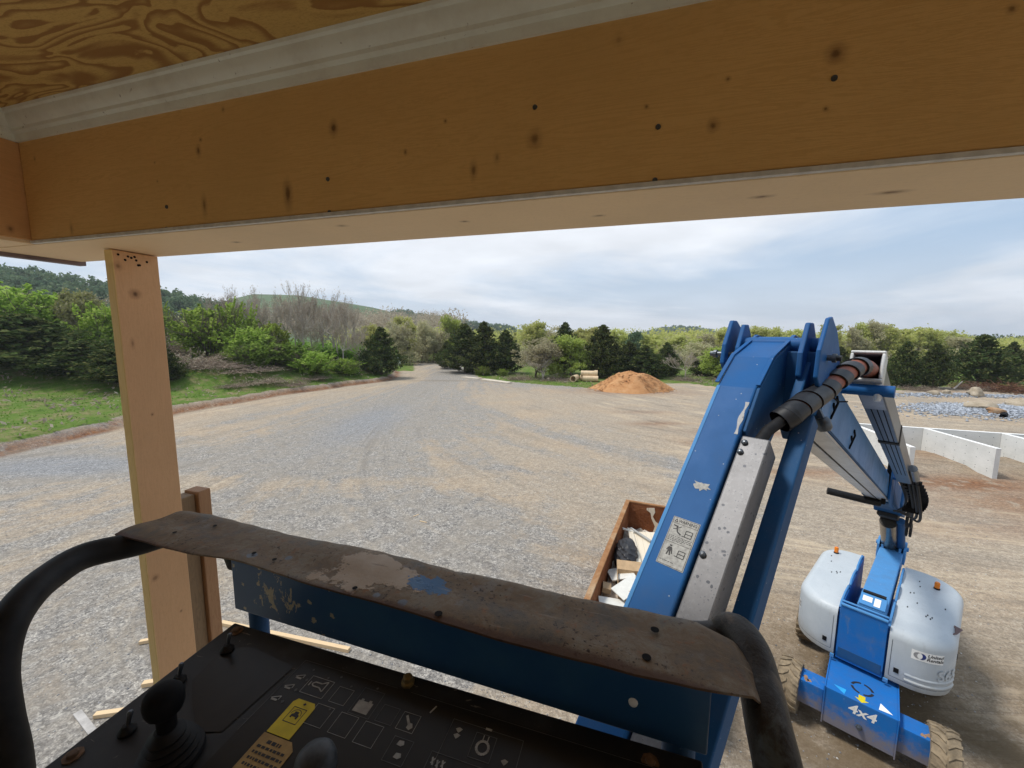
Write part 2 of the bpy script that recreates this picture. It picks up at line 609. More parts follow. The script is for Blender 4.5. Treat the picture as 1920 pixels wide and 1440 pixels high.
def mat_rust_plate():
    k = NM('worn_rusted_steel')
    n = k.noise(8, 9, 0.74, 0.4)
    n2 = k.noise(30, 7, 0.76, 0.3)
    c = k.ramp(n, [(0.28, (0.034, 0.028, 0.024)), (0.40, (0.095, 0.075, 0.052)), (0.50, (0.165, 0.115, 0.068)), (0.60, (0.215, 0.185, 0.145)), (0.72, (0.125, 0.13, 0.132))])
    c = k.mix(k.mr(n2, 0.56, 0.68, 0, 0.75), c, (0.22, 0.085, 0.03))
    c = k.mix(k.mr(k.noise(11, 6, 0.7), 0.55, 0.72, 0, 0.7), c, (0.21, 0.20, 0.195))
    pit = k.math('MULTIPLY', k.mr(k.noise(95, 4, 0.7), 0.57, 0.63), k.mr(k.noise(6, 3, 0.5), 0.40, 0.6, 0.1, 1))
    c = k.mix(pit, c, (0.022, 0.011, 0.008))
    wob = k.math('MULTIPLY', k.math('SUBTRACT', k.noise(9, 5, 0.65), 0.5), 1.9)
    pale = k.mr(k.math('ADD', k.spot((0.86, 0.085, 0), (0.17, 0.085, 0.4)), k.math('MULTIPLY', wob, 1.5)), 0.70, 0.82, 1, 0)
    c = k.mix(pale, c, k.mix(n2, (0.30, 0.215, 0.145), (0.42, 0.36, 0.29)))
    wob2 = k.math('MULTIPLY', k.math('SUBTRACT', k.noise(30, 6, 0.75), 0.5), 2.4)
    bl = k.mr(k.math('ADD', k.spot((1.02, 0.10, 0), (0.07, 0.045, 0.4)), k.math('ADD', wob, wob2)), 0.62, 0.74, 1, 0)
    c = k.mix(bl, c, k.mix(n2, (0.07, 0.13, 0.20), (0.07, 0.17, 0.36)))
    for p in ((0.50, 0.05), (0.60, 0.075), (0.93, 0.02), (1.0, 0.015)):
        b2 = k.mr(k.math('ADD', k.spot((p[0], p[1], 0), (0.022, 0.018, 0.4)), wob), 0.5, 0.7, 1, 0)
        c = k.mix(b2, c, (0.16, 0.19, 0.23))
    scr = k.noise(6, 5, 0.7, 0.2, k.mapping((1.0, 11, 1), rot=(0, 0, R(7))))
    c = k.mix(k.mr(scr, 0.60, 0.70, 0, 0.5), c, (0.30, 0.25, 0.20))
    c = k.mix(k.mr(scr, 0.40, 0.30, 0, 0.5), c, (0.055, 0.035, 0.025))
    ed = k.n('ShaderNodeSeparateXYZ'); k.l(k.obj, ed.inputs[0])
    c = k.mix(k.mr(k.math('ADD', ed.outputs[1], k.math('MULTIPLY', k.math('SUBTRACT', n2, .5), .03)), 0.004, 0.018, 0.8, 0), c, (0.075, 0.035, 0.022))
    k.bump(k.math('ADD', n2, k.math('ADD', k.math('MULTIPLY', pale, 0.8), k.math('MULTIPLY', bl, .5))), 0.5, 0.004)
    return k.fin(c, k.mr(n, 0.3, 0.7, 0.5, 0.8), 0.15, 0.3)


def mat_blue_flaked():
    k = NM('flaking_blue_paint')
    wob = k.math('MULTIPLY', k.math('SUBTRACT', k.noise(48, 5, 0.7), 0.5), 1.0)
    c = k.mix(k.mr(k.noise(6, 6, 0.6), 0.4, 0.7), (0.016, 0.075, 0.185), (0.026, 0.095, 0.20))
    vd, vc = k.voro(30), k.voro(30, col=True)
    s = k.n('ShaderNodeSeparateColor'); k.l(vc, s.inputs[0])
    near = k.mr(k.spot((0.62, -0.02, -0.05), (0.30, 0.3, 0.16)), 0.3, 1.6, 0.56, 0.955, smooth=False)
    th = k.math('GREATER_THAN', s.outputs[0], near)
    d = k.math('ADD', k.math('MULTIPLY', vd, 2.4), k.math('MULTIPLY', wob, 2.6))
    fl = k.math('MULTIPLY', th, k.mr(d, 0.38, 0.46, 1, 0))
    nn = k.math('ADD', k.noise(34, 6, 0.72, 0.6, k.mapping((1, 1, .55))), k.mr(k.spot((0.60, 0.02, -0.06), (0.16, 0.3, 0.11)), 0.2, 1.5, 0.12, -0.2))
    fl = k.math('MAXIMUM', fl, k.mr(nn, 0.66, 0.68))
    c = k.mix(fl, c, k.mix(k.noise(90, 2, 0.5), (0.30, 0.26, 0.15), (0.42, 0.40, 0.32)))
    return k.fin(c, 0.42, 0, 0.4)


def mat_galv(name, base=(0.175, 0.177, 0.188), spots=True, rough=0.5, metal=0.35):
    k = NM(name)
    c = k.mix(k.mr(k.noise(5, 7, 0.7, 0.5), 0.35, 0.7), base, [x * 0.72 for x in base])
    c = k.mix(k.mr(k.noise(60, 4, 0.7), 0.5, 0.7, 0, 0.4), c, [min(1, x * 1.35) for x in base])
    if spots:
        vd, vc = k.voro(26), k.voro(26, col=True)
        s = k.n('ShaderNodeSeparateColor'); k.l(vc, s.inputs[0])
        wob = k.math('MULTIPLY', k.math('SUBTRACT', k.noise(70, 3, 0.6), 0.5), 0.3)
        d = k.math('MULTIPLY', k.math('GREATER_THAN', s.outputs[0], 0.5), k.mr(k.math('ADD', vd, wob), 0.17, 0.24, 1, 0))
        c = k.mix(d, c, (0.055, 0.06, 0.075))
        vd, vc = k.voro(70), k.voro(70, col=True)
        s = k.n('ShaderNodeSeparateColor'); k.l(vc, s.inputs[0])
        d = k.math('MULTIPLY', k.math('GREATER_THAN', s.outputs[1], 0.66), k.mr(vd, 0.16, 0.26, 0.8, 0))
        c = k.mix(d, c, (0.09, 0.095, 0.11))
    k.bump(k.noise(40, 4, 0.6), 0.08, 0.002)
    return k.fin(c, rough, metal, 0.5)


def mat_panel():
    k = NM('scuffed_black_panel')
    n = k.noise(7, 7, 0.7, 0.3)
    c = k.mix(k.mr(n, 0.45, 0.75), (0.012, 0.013, 0.016), (0.036, 0.040, 0.046))
    sc = k.noise(12, 5, 0.65, 0.8, k.mapping((1.2, 5.5, 1), rot=(0, 0, R(52))))
    c = k.mix(k.mr(sc, 0.645, 0.69, 0, 0.8), c, (0.22, 0.20, 0.165))
    c = k.mix(k.mr(k.noise(55, 5, 0.7), 0.66, 0.74, 0, 0.4), c, (0.20, 0.19, 0.17))
    k.bump(k.noise(30, 5, 0.6), 0.08, 0.002)
    return k.fin(c, k.mr(n, 0.3, 0.7, 0.36, 0.6), 0, 0.4)


def mat_leaf(name, a, b, c2, trans=0.35, scale=0.8):
    """foliage: leaf colour varies clump by clump and tree by tree"""
    k = NM(name)
    k.t.nodes.remove(k.b)
    geo = k.n('ShaderNodeNewGeometry')
    isl = geo.outputs['Random Per Island']
    n = k.noise(scale, 3, 0.6)
    c = k.mix(k.mr(n, 0.35, 0.65), a, b)
    c = k.mix(k.mr(isl, 0.55, 1.0, 0, 0.8), c, c2)
    hv = k.n('ShaderNodeHueSaturation')
    k.l(c, hv.inputs['Color'])
    k.put(hv.inputs['Value'], k.mr(k.rand(), 0, 1, 0.82, 1.2, False))
    k.put(hv.inputs['Hue'], k.mr(k.rand(), 0, 1, 0.488, 0.512, False))
    d = k.n('ShaderNodeBsdfDiffuse'); t = k.n('ShaderNodeBsdfTranslucent')
    k.l(hv.outputs[0], d.inputs[0]); k.l(hv.outputs[0], t.inputs[0])
    m = k.n('ShaderNodeMixShader'); m.inputs[0].default_value = trans
    k.l(d.outputs[0], m.inputs[1]); k.l(t.outputs[0], m.inputs[2])
    k.l(m.outputs[0], k.out.inputs[0])
    return k.m


def mat_concrete():
    k = NM('cast_concrete')
    c = k.mix(k.mr(k.noise(0.8, 6, 0.65), 0.35, 0.7), (0.60, 0.605, 0.585), (0.70, 0.70, 0.68))
    lines = k.noise(6, 4, 0.6, 0.1, k.mapping((0.4, 0.4, 6)))
    c = k.mix(k.mr(lines, 0.5, 0.75, 0, 0.3), c, (0.40, 0.405, 0.39))
    k.bump(k.noise(14, 5, 0.6), 0.1, 0.01)
    return k.fin(c, 0.85)


def mat_dirt(name, a, b, c3):
    k = NM(name)
    c = k.ramp(k.noise(0.9, 8, 0.72, 0.3), [(0.3, a), (0.5, b), (0.7, c3)])
    c = k.mix(k.mr(k.noise(9, 5, 0.7), 0.55, 0.75, 0, 0.6), c, [x * 0.55 for x in a])
    k.bump(k.noise(3.5, 8, 0.72), 0.7, 0.16)
    return k.fin(c, 0.95, 0, 0.1)


def mat_cover():
    k = NM('pale_grey_cover')
    n = k.noise(1.6, 6, 0.65)
    c = k.mix(k.mr(n, 0.35, 0.75), (0.43, 0.475, 0.51), (0.49, 0.53, 0.56))
    sx = k.n('ShaderNodeSeparateXYZ'); k.l(k.obj, sx.inputs[0])
    mud = k.math('MULTIPLY', k.mr(k.math('ADD', sx.outputs[2], k.math('MULTIPLY', k.noise(5, 6, 0.7), 0.5)), 1.25, 1.65, 1, 0), 0.55)
    c = k.mix(mud, c, (0.30, 0.265, 0.21))
    c = k.mix(k.mr(k.noise(28, 5, 0.7), 0.62, 0.72, 0, 0.3), c, (0.26, 0.27, 0.28))
    st = k.noise(3, 5, 0.6, 0.2, k.mapping((5, 5, .6)))
    c = k.mix(k.mr(st, 0.56, 0.72, 0, 0.22), c, (0.30, 0.31, 0.31))
    return k.fin(c, 0.42, 0, 0.35)


def mat_trim():
    k = NM('white_primed_trim')
    c = k.mix(k.mr(k.noise(6, 6, 0.7), 0.4, 0.75), (0.78, 0.80, 0.71), (0.66, 0.65, 0.56))
    c = k.mix(k.mr(k.noise(38, 4, 0.7, .4), 0.66, 0.70, 0, 0.75), c, (0.25, 0.20, 0.14))
    return k.fin(c, 0.5)


M = {}
M['ground'] = mat_ground()
M['ply'] = mat_plywood()
M['blue'] = mat_blue('blue_machine_paint')
M['blue_dark'] = mat_blue('blue_machine_paint_worn', (0.016, 0.080, 0.205), 0.7, 0.38)
M['blue_bright'] = mat_blue('blue_chassis_paint', (0.014, 0.14, 0.45), 0.35, 0.30, scale=16, mud=True)
M['blue_pale'] = mat_blue('faded_blue_paint', (0.075, 0.25, 0.53), 0.3, 0.42, scale=14)
M['rust'] = mat_rust_plate()
M['flaked'] = mat_blue_flaked()
M['galv'] = mat_galv('spotted_steel_cover')
M['alu'] = mat_galv('dull_aluminium', (0.40, 0.41, 0.42), False, 0.36, 0.6)
M['steel_dark'] = mat_galv('dark_steel', (0.10, 0.115, 0.135), False, 0.35, 0.5)
M['bronze'] = mat_galv('bronze_cylinder', (0.20, 0.185, 0.165), False, 0.22, 0.8)
M['galv_white'] = mat_galv('pale_galvanised_steel', (0.62, 0.62, 0.60), False, 0.4, 0.3)
M['panel'] = mat_panel()
M['rubber'] = plain('black_rubber', (0.012, 0.012, 0.013), 0.6, 0, 0.3, 20, 0.22)
M['sleeve'] = plain('black_hose_wrap', (0.017, 0.018, 0.021), 0.45, 0, 0.35, 14, 0.35)
M['hose_red'] = plain('red_brown_hose', (0.23, 0.075, 0.045), 0.6, 0, 0.25, 16)
M['black'] = plain('matt_black', (0.007, 0.007, 0.008), 0.8, 0, 0.2, 30, 0.12)
M['cover'] = mat_cover()
M['white'] = plain('white_vinyl', (0.78, 0.78, 0.76), 0.5, 0, 0.05)
M['decal_grey'] = plain('aged_grey_decal', (0.36, 0.36, 0.345), 0.6, 0, 0.22, 60, .2)
M['sym'] = plain('pale_grey_symbols', (0.33, 0.34, 0.34), 0.6, 0, 0.25, 60)
M['sym_dim'] = plain('dim_grey_symbols', (0.085, 0.09, 0.095), 0.6, 0, 0.3, 60)
M['decal_black'] = plain('black_decal_film', (0.006, 0.006, 0.007), 0.34, 0, 0.2, 30, 0.35)
M['yellow'] = plain('yellow_tag', (0.62, 0.50, 0.008), 0.5, 0, 0.12, 30)
M['tan_tag'] = plain('grimy_tan_label', (0.36, 0.235, 0.075), 0.55, 0, 0.25, 30)
M['ink'] = plain('black_ink', (0.015, 0.015, 0.018), 0.6)
M['ink_blue'] = plain('blue_ink', (0.012, 0.03, 0.17), 0.5)
M['ink_grey'] = plain('grey_ink', (0.25, 0.25, 0.255), 0.5)
M['amber'] = plain('amber_lens', (0.75, 0.20, 0.01), 0.25)
M['tyre'] = plain('dusty_tyre_rubber', (0.215, 0.165, 0.105), 0.85, 0, 0.3, 9)
M['rim'] = plain('dusty_rim', (0.26, 0.22, 0.17), 0.7, 0, 0.3, 9)
M['trim'] = mat_trim()
M['caulk'] = plain('pale_caulk', (0.62, 0.60, 0.55), 0.6, 0, 0.12, 40)
M['concrete'] = mat_concrete()
M['conc_lit_top'] = plain('sunlit_concrete_top', (0.78, 0.78, 0.76), 0.8)  # paler copy of the concrete, painting the wall tops as sunlit
M['bag'] = plain('black_plastic_bag', (0.020, 0.020, 0.023), 0.5, 0, 0.3, 20, 0.4)
M['card'] = plain('cardboard', (0.42, 0.285, 0.16), 0.85, 0, 0.12, 8)
M['boardwhite'] = plain('white_panel_board', (0.66, 0.65, 0.60), 0.6, 0, 0.06, 8)
M['panelboard'] = plain('cream_beadboard', (0.62, 0.55, 0.43), 0.6, 0, 0.06, 8)
M['skipwood'] = mat_dirt('rusty_skip_side', (0.15, 0.048, 0.020), (0.24, 0.090, 0.038), (0.35, 0.165, 0.080))
M['skiplip'] = mat_dirt('worn_skip_rim', (0.24, 0.105, 0.045), (0.36, 0.19, 0.09), (0.48, 0.35, 0.22))
M['mound'] = mat_dirt('orange_clay', (0.37, 0.175, 0.075), (0.47, 0.245, 0.11), (0.53, 0.32, 0.165))
M['browndirt'] = mat_dirt('brown_fill_dirt', (0.14, 0.085, 0.045), (0.25, 0.17, 0.105), (0.34, 0.26, 0.175))
M['rock'] = mat_dirt('pale_boulder', (0.27, 0.225, 0.165), (0.40, 0.335, 0.25), (0.48, 0.43, 0.35))
M['stone'] = plain('blue_grey_stone', (0.30, 0.325, 0.365), 0.9, 0, 0.5, 3)
M['clay'] = plain('buff_clay_pipe', (0.62, 0.47, 0.30), 0.75, 0, 0.12, 2)
M['slab'] = plain('pale_concrete_slab', (0.55, 0.49, 0.40), 0.85, 0, 0.12, 2)
M['bark'] = plain('grey_bark', (0.135, 0.105, 0.08), 0.9, 0, 0.3, 3)
M['bark_pale'] = plain('pale_bare_wood', (0.44, 0.39, 0.33), 0.9, 0, 0.3, 1.5)
M['twig'] = plain('brown_twigs', (0.20, 0.145, 0.105), 0.95, 0, 0.3, 2)
M['l_cedar'] = mat_leaf('cedar_foliage', (0.042, 0.066, 0.022), (0.080, 0.105, 0.034), (0.165, 0.165, 0.06), 0.3, 0.5)
M['l_bright'] = mat_leaf('fresh_shrub_leaves', (0.22, 0.32, 0.05), (0.33, 0.45, 0.08), (0.46, 0.54, 0.17), 0.5, 0.7)
M['l_mid'] = mat_leaf('honeysuckle_leaves', (0.15, 0.27, 0.045), (0.25, 0.39, 0.075), (0.38, 0.49, 0.14), 0.5, 0.9)
M['l_spring'] = mat_leaf('spring_canopy', (0.42, 0.45, 0.14), (0.57, 0.58, 0.18), (0.58, 0.55, 0.28), 0.5, 0.25)
M['l_olive'] = mat_leaf('budding_canopy', (0.38, 0.35, 0.22), (0.48, 0.46, 0.26), (0.55, 0.50, 0.34), 0.5, 0.25)
M['l_lime'] = mat_leaf('lime_spring_leaves', (0.30, 0.39, 0.08), (0.42, 0.51, 0.12), (0.48, 0.53, 0.20), 0.5, 0.5)
M['l_white'] = mat_leaf('cream_blossom', (0.36, 0.36, 0.17), (0.26, 0.30, 0.08), (0.50, 0.47, 0.33), 0.35, 0.6)
M['l_pine'] = mat_leaf('pine_foliage', (0.085, 0.135, 0.08), (0.125, 0.175, 0.095), (0.18, 0.22, 0.12), 0.35, 0.08)
M['l_grass'] = mat_leaf('grass_blades', (0.085, 0.185, 0.022), (0.15, 0.26, 0.04), (0.36, 0.31, 0.17), 0.45, 0.35)
M['l_dry'] = mat_leaf('dry_brush', (0.34, 0.28, 0.22), (0.45, 0.375, 0.29), (0.54, 0.48, 0.39), 0.4, 0.5)

# ================================================================== PORCH FRAMING OVERHEAD
bd = Vector((0.96, -0.28, 0)).normalized()
bn = Vector((0.28, 0.96, 0)).normalized()
P0 = Vector((-1.654, 1.431, 7.62))
BF = frame(P0, bd, bn, (0, 0, 1))
BFi = BF.inverted()
porch = tag(empty('porch_frame', BF), 'new wooden porch framing overhead: spruce header beam, plywood ceiling, white trim and prop', 'porch')


def bl(p): return BFi @ p
def bface(x, y): return bl(hit(x, y, P0, bn))


kn = []
for x, y, r, e, s in ((625, 240, .016, 1.5, 1), (372, 282, .012, 1.6, .9), (376, 262, .008, 1, .8), (540, 365, .018, 2.6, 1), (383, 385, .013, 3.0, .75),
                      (888, 320, .012, 2.2, .8), (1003, 260, .022, 1.2, .8), (1568, 100, .022, 1.0, 1), (1337, 236, .014, 1.2, .9), (418, 205, .008, 1.4, .5),
                      (134, 430, .012, 2.5, .45), (932, 295, .010, 1.6, .5), (1212, 200, .006, 1, .9), (1365, 148, .007, 1, .9), (1548, 204, .006, 1, .8),
                      (1898, 16, .010, 1, .8), (760, 285, .006, 1.6, .8), (835, 227, .006, 1, .9), (290, 305, .006, 1, .6), (295, 340, .006, 1, .5), (65, 298, .008, 1.5, .5), (1160, 75, .016, 1.0, .35)):
    q = bface(x, y)
    kn.append(((q.x, 0.0, q.z), (r * .72, 0.05, r * e * .72), s * .85))
M['beam'] = mat_spruce('spruce_header', (0.75, 0.465, 0.175), (0.63, 0.36, 0.12), kn, (0.9, 16, 16), 0.5)
M['soffit'] = mat_spruce('spruce_soffit', (0.90, 0.68, 0.42), (0.82, 0.58, 0.34),
                         [((0.72, .16, 0), (.018, .01, .05), .6), ((1.55, .13, 0), (.012, .008, .05), .8), ((1.9, .17, 0), (.015, .008, .05), .6), ((2.25, .12, 0), (.02, .01, .05), .8), ((1.2, .08, 0), (.018, .01, .05), .5), ((2.5, .16, 0), (.03, .012, .05), .7)], (0.9, 16, 16), 0.22)
M['post'] = mat_spruce('spruce_post', (0.70, 0.42, 0.22), (0.60, 0.33, 0.16),
                       [((.19, .175, -.155), (.05, .016, .016), 1), ((.19, .15, -.34), (.05, .006, .018), .5), ((.19, .19, -.62), (.05, .005, .006), .8), ((.19, .14, -1.28), (.05, .013, .012), .5), ((.19, .13, -.06), (.05, .012, .014), .6), ((.19, .22, -1.48), (.05, .005, .006), .8)], (13, 13, 0.9), 0.3, lit_edge=0.1175)
M['stub'] = mat_spruce('old_reddish_stud', (0.42, 0.235, 0.12), (0.30, 0.15, 0.075), [((.19, .36, -1.3), (.05, .01, .02), .7)], (13, 13, 0.9), 0.5)
M['stub_dark'] = mat_spruce('weathered_dark_stud', (0.27, 0.18, 0.10), (0.18, 0.12, 0.07), [], (13, 13, 0.9), 0.5)
M['fascia'] = plain('weathered_fascia', (0.20, 0.155, 0.16), 0.7, 0, 0.2, 8)

MB().box(-0.0, 6.0, 0.0, 0.040, 0.013, 0.335).build('header_beam', M['beam'], porch, 0.0025)
MB().box(-0.29, 6.0, 0.010, 0.280, 0.0, 0.020).build('soffit_board', M['soffit'], porch, 0.002)
MB().box(-0.0, 6.0, -0.004, 0.0085, 0.0015, 0.0115).build('caulk_bead', M['caulk'], porch, 0.001)
MB().box(-0.29, 6.0, 0.243, 0.283, 0.022, 0.40).build('fascia_board', M['beam'], porch)
M['sidebeam'] = mat_spruce('spruce_side_beam', (0.72, 0.41, 0.18), (0.60, 0.32, 0.12), [((0, -.12, .22), (.05, .022, .03), 1), ((0, -.1, .1), (.05, .012, .02), .8), ((0, -.045, .04), (.05, .008, .012), .7)], (16, 0.9, 16))
MB().box(-0.040, -0.003, -2.2, 0.012, 0.013, 0.335).build('side_beam', M['sidebeam'], porch, 0.0025)
MB().box(-0.287, -0.006, -2.2, 0.007, 0.001, 0.019).build('soffit_board', M['soffit'], porch, 0.002)
MB().box(-0.330, -0.290, -2.2, 0.295, -0.014, 0.30).build('edge_board', M['fascia'], porch, 0.002)
MB().box(-1.1, 6.4, -2.3, 0.50, 0.405, 0.420).build('ceiling_panel', M['ply'], porch)
MB().box(-1.3, 6.6, -2.5, 0.75, 0.46, 0.48).build('added_sun_roof', M['soffit'], porch)  # unseen roof slab, overhang added to keep sun off the basket rail
MB().box(-2.2, 4.4, -2.42, -2.35, -7.6, 0.40).build('added_back_wall', plain('pale_added_wall', (0.42, 0.39, 0.33), 0.8), porch)  # unseen wall added behind the viewer to cut light on beam and panel
prof = [(0.0, 0.327), (-0.007, 0.327), (-0.010, 0.338), (-0.010, 0.347), (-0.021, 0.352), (-0.022, 0.361), (-0.030, 0.366), (-0.038, 0.378), (-0.041, 0.394), (-0.048, 0.397), (-0.050, 0.4045), (0.0, 0.4045)]
MB().prism(prof, 0.0, 6.0, lambda u, v, h: (h, u, v)).build('trim_strip', M['trim'], porch, smooth=25)
MB().prism(prof, -2.2, -0.003, lambda u, v, h: (-u - 0.003, h, v)).build('trim_strip', M['trim'], porch, smooth=25)
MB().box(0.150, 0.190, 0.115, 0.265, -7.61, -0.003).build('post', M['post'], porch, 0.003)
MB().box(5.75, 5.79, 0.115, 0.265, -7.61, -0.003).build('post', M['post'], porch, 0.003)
MB().box(0.105, 0.172, 0.270, 0.331, -7.61, -1.005).build('stud', M['stub_dark'], porch, 0.004)
MB().box(0.105, 0.190, 0.333, 0.388, -7.61, -0.995).build('stud', M['stub'], porch, 0.004)
for x, y in ((1234, 238), (1228, 338), (615, 336), (618, 398), (313, 388), (313, 429), (1564, 147), (1003, 201)):
    q = bface(x, y)
    MB().lathe([(0.0055, 0), (0.0048, 0.0022), (0.002, 0.0016)], (q.x, -0.0003, q.z), (0, -1, 0), 10).build('screw', M['steel_dark'], porch)
for n_, z_ in ((.135, -.018), (.165, -.02), (.175, -.023), (.186, -.018), (.225, -.03), (.195, -.047), (.20, -.046), (.155, -.034), (.19, -.03)):
    MB().lathe([(0.0045, 0), (0.0035, 0.002)], (0.1898, n_, z_), (1, 0, 0), 8).build('nail', M['black'], porch)

# ================================================================== BOOM LIFT
OX, OY, YAW = 7.17, 7.43, 0.7514
ca = Vector((-math.sin(YAW), -math.cos(YAW), 0))
cb = Vector((math.cos(YAW), -math.sin(YAW), 0))
t5 = R(5.0)
ta = ca * math.cos(t5) - cb * math.sin(t5)
tb = cb * math.cos(t5) + ca * math.sin(t5)
TF = frame((OX, OY, 0), ta, tb, (0, 0, 1))
TFi = TF.inverted()
CH = TFi @ frame((OX, OY, 0), ca, cb, (0, 0, 1))          # chassis axes inside the lift's own
lift = tag(empty('boom_lift', TF), 'blue articulating boom lift with grey engine covers, its jib and basket rail reaching the camera', 'boom lift')


def put(o, Mt):
    o.matrix_basis = TFi @ Mt
    return o


def tloc(p): return TFi @ p


# ---- chassis
c = MB(CH)
c.box(-1.45, 1.486, -0.49, 0.49, 0.23, 0.930)
chassis = c.build('chassis', M['blue_bright'], lift, 0.012)
c = MB(CH)
for s in (-1, 1):
    c.box(-1.45, 1.50, s * 0.492 - 0.008 if s > 0 else -0.504, s * 0.492 + 0.012 if s > 0 else -0.484, 0.20, 0.945)
c.build('side_flange', M['blue_bright'], chassis, 0.004)
for s in (-1, 1):
    for a_ in (1.24, -1.24):
        c = MB(CH)
        y0, y1 = (0.506, 0.90) if s > 0 else (-0.90, -0.506)
        c.box(a_ - 0.17, a_ + 0.19, y0, y1, 0.33, 0.80)
        ax = c.build('axle', M['blue_bright'], chassis, 0.012)
# rust scabs on the axle ends
kr = NM('rust_scab')
M['scab'] = kr.fin(kr.mix(kr.noise(20, 4, 0.6), (0.20, 0.10, 0.05), (0.36, 0.24, 0.15)), 0.8)
for (x, y) in ((-0.80, 1.30), (-0.74, 1.36), (-0.77, 1.38), (0.80, 1.38), (0.86, 1.33)):
    rr = random.Random(int(abs(x) * 1000 + y * 77))
    poly = [(y + math.cos(k * 0.6) * 0.05 * rr.uniform(.5, 1.2), x + math.sin(k * 0.6) * 0.045 * rr.uniform(.5, 1.2)) for k in range(10)]
    MB(CH).prism(poly, 0.799, 0.803).build('paint_chip', M['scab'], chassis)
# ring, arrow and triangles on the deck, lettering on the end
dz = 0.9325
ring = MB(CH)
for (p0, p1) in ((0.15, 1.45), (1.75, 3.0), (3.3, 4.55), (4.85, 6.05)):
    N = 10
    vs_, fs_ = [], []
    for i in range(N + 1):
        a_ = p0 + (p1 - p0) * i / N
        for r_ in (0.125, 0.165):
            vs_.append((1.10 + math.cos(a_) * r_, 0.01 + math.sin(a_) * r_, dz))
    for i in range(N): fs_.append((2 * i, 2 * i + 1, 2 * i + 3, 2 * i + 2))
    ring.add(vs_, fs_)
ring.build('ring_decal', M['ink'], chassis)
ar = MB(CH)
ar.add([(1.29, -0.03, dz), (1.29, 0.06, dz), (1.39, 0.06, dz), (1.39, 0.11, dz), (1.475, 0.015, dz), (1.39, -0.08, dz), (1.39, -0.03, dz)], [(0, 1, 2, 3, 4, 5, 6)])
ar.build('arrow_decal', M['yellow'], chassis)
MB(CH).add([(1.26, 0.26, dz), (1.44, 0.24, dz), (1.42, 0.42, dz)], [(0, 1, 2)]).build('triangle_decal', M['white'], chassis)
M['cyan'] = plain('light_blue_vinyl', (0.03, 0.33, 0.70), 0.45)
MB(CH).add([(1.32, -0.38, dz), (1.46, -0.22, dz), (1.32, -0.20, dz)], [(0, 1, 2)]).build('triangle_decal', M['cyan'], chassis)
tv, tf = text_faces('4x4', 0.25, True, 0.15)
MB(CH).add([(1.4885, 0.035 + p[0], 0.745 + p[1]) for p in tv], tf).build('lettering', M['white'], chassis)
MB(CH).lathe([(0.045, 0), (0.045, 0.03), (0.028, 0.035), (0.028, 0.07)], (1.487, 0.02, 0.47), (1, 0, 0), 12).build('tow_eye', M['steel_dark'], chassis, smooth=40)

# ---- wheels
def make_wheel():
    r = 0.472
    t = MB()
    t.lathe([(0.27, -0.165), (0.40, -0.18), (0.435, -0.165), (0.445, -0.10), (0.447, 0), (0.445, 0.10), (0.435, 0.165), (0.40, 0.18), (0.27, 0.165)], (0, 0, 0), (0, 1, 0), 40, False)
    n = 18
    for s in (-1, 1):                                      # chevron tread bars
        for k in range(n):
            a0 = 2 * PI * (k + (0.5 if s > 0 else 0)) / n
            pts = []
            for yy, da in ((0.012, 0.0), (0.09, 0.17), (0.178, 0.23)):
                for rr_ in (0.440 if yy < .15 else 0.425, r if yy < .15 else r - 0.018):
                    for w_ in (-0.052, 0.052):
                        ang = a0 + da + w_
                        pts.append((math.cos(ang) * rr_, s * yy, math.sin(ang) * rr_))
            t.add(pts, [(0, 1, 3, 2), (2, 3, 7, 6), (6, 7, 11, 10), (0, 2, 6, 4), (4, 6, 10, 8), (1, 5, 7, 3), (5, 9, 11, 7), (8, 10, 11, 9), (0, 4, 5, 1), (4, 8, 9, 5)])
    w = t.build('wheel', M['tyre'], lift, smooth=35)
    h = MB()
    h.lathe([(0.27, 0.165), (0.25, 0.15), (0.22, 0.09), (0.10, 0.08), (0.10, 0.15), (0.02, 0.16)], (0, 0, 0), (0, 1, 0), 28)
    h.lathe([(0.27, -0.165), (0.25, -0.15), (0.20, -0.05), (0.02, -0.05)], (0, 0, 0), (0, 1, 0), 28)
    for k in range(8):
        a_ = 2 * PI * k / 8
        h.lathe([(0.014, 0.085), (0.014, 0.115)], (math.cos(a_) * .16, 0, math.sin(a_) * .16), (0, 1, 0), 6)
    rim = h.build('rim', M['rim'], w, smooth=35)
    return w, rim


w0, rim0 = make_wheel()
first = True
for a_, b_, flip in ((1.24, -1.045, PI), (1.24, 1.045, 0), (-1.24, -1.045, PI), (-1.24, 1.045, 0)):
    if first:
        w = w0; first = False
    else:
        w = w0.copy(); COL.objects.link(w); w.parent = lift
        r2 = rim0.copy(); COL.objects.link(r2); r2.parent = w
    w.matrix_basis = CH @ Matrix.Translation((a_, b_, 0.468)) @ Matrix.Rotation(flip + 0.02 * b_, 4, 'Z') @ Matrix.Rotation(a_, 4, 'Y')

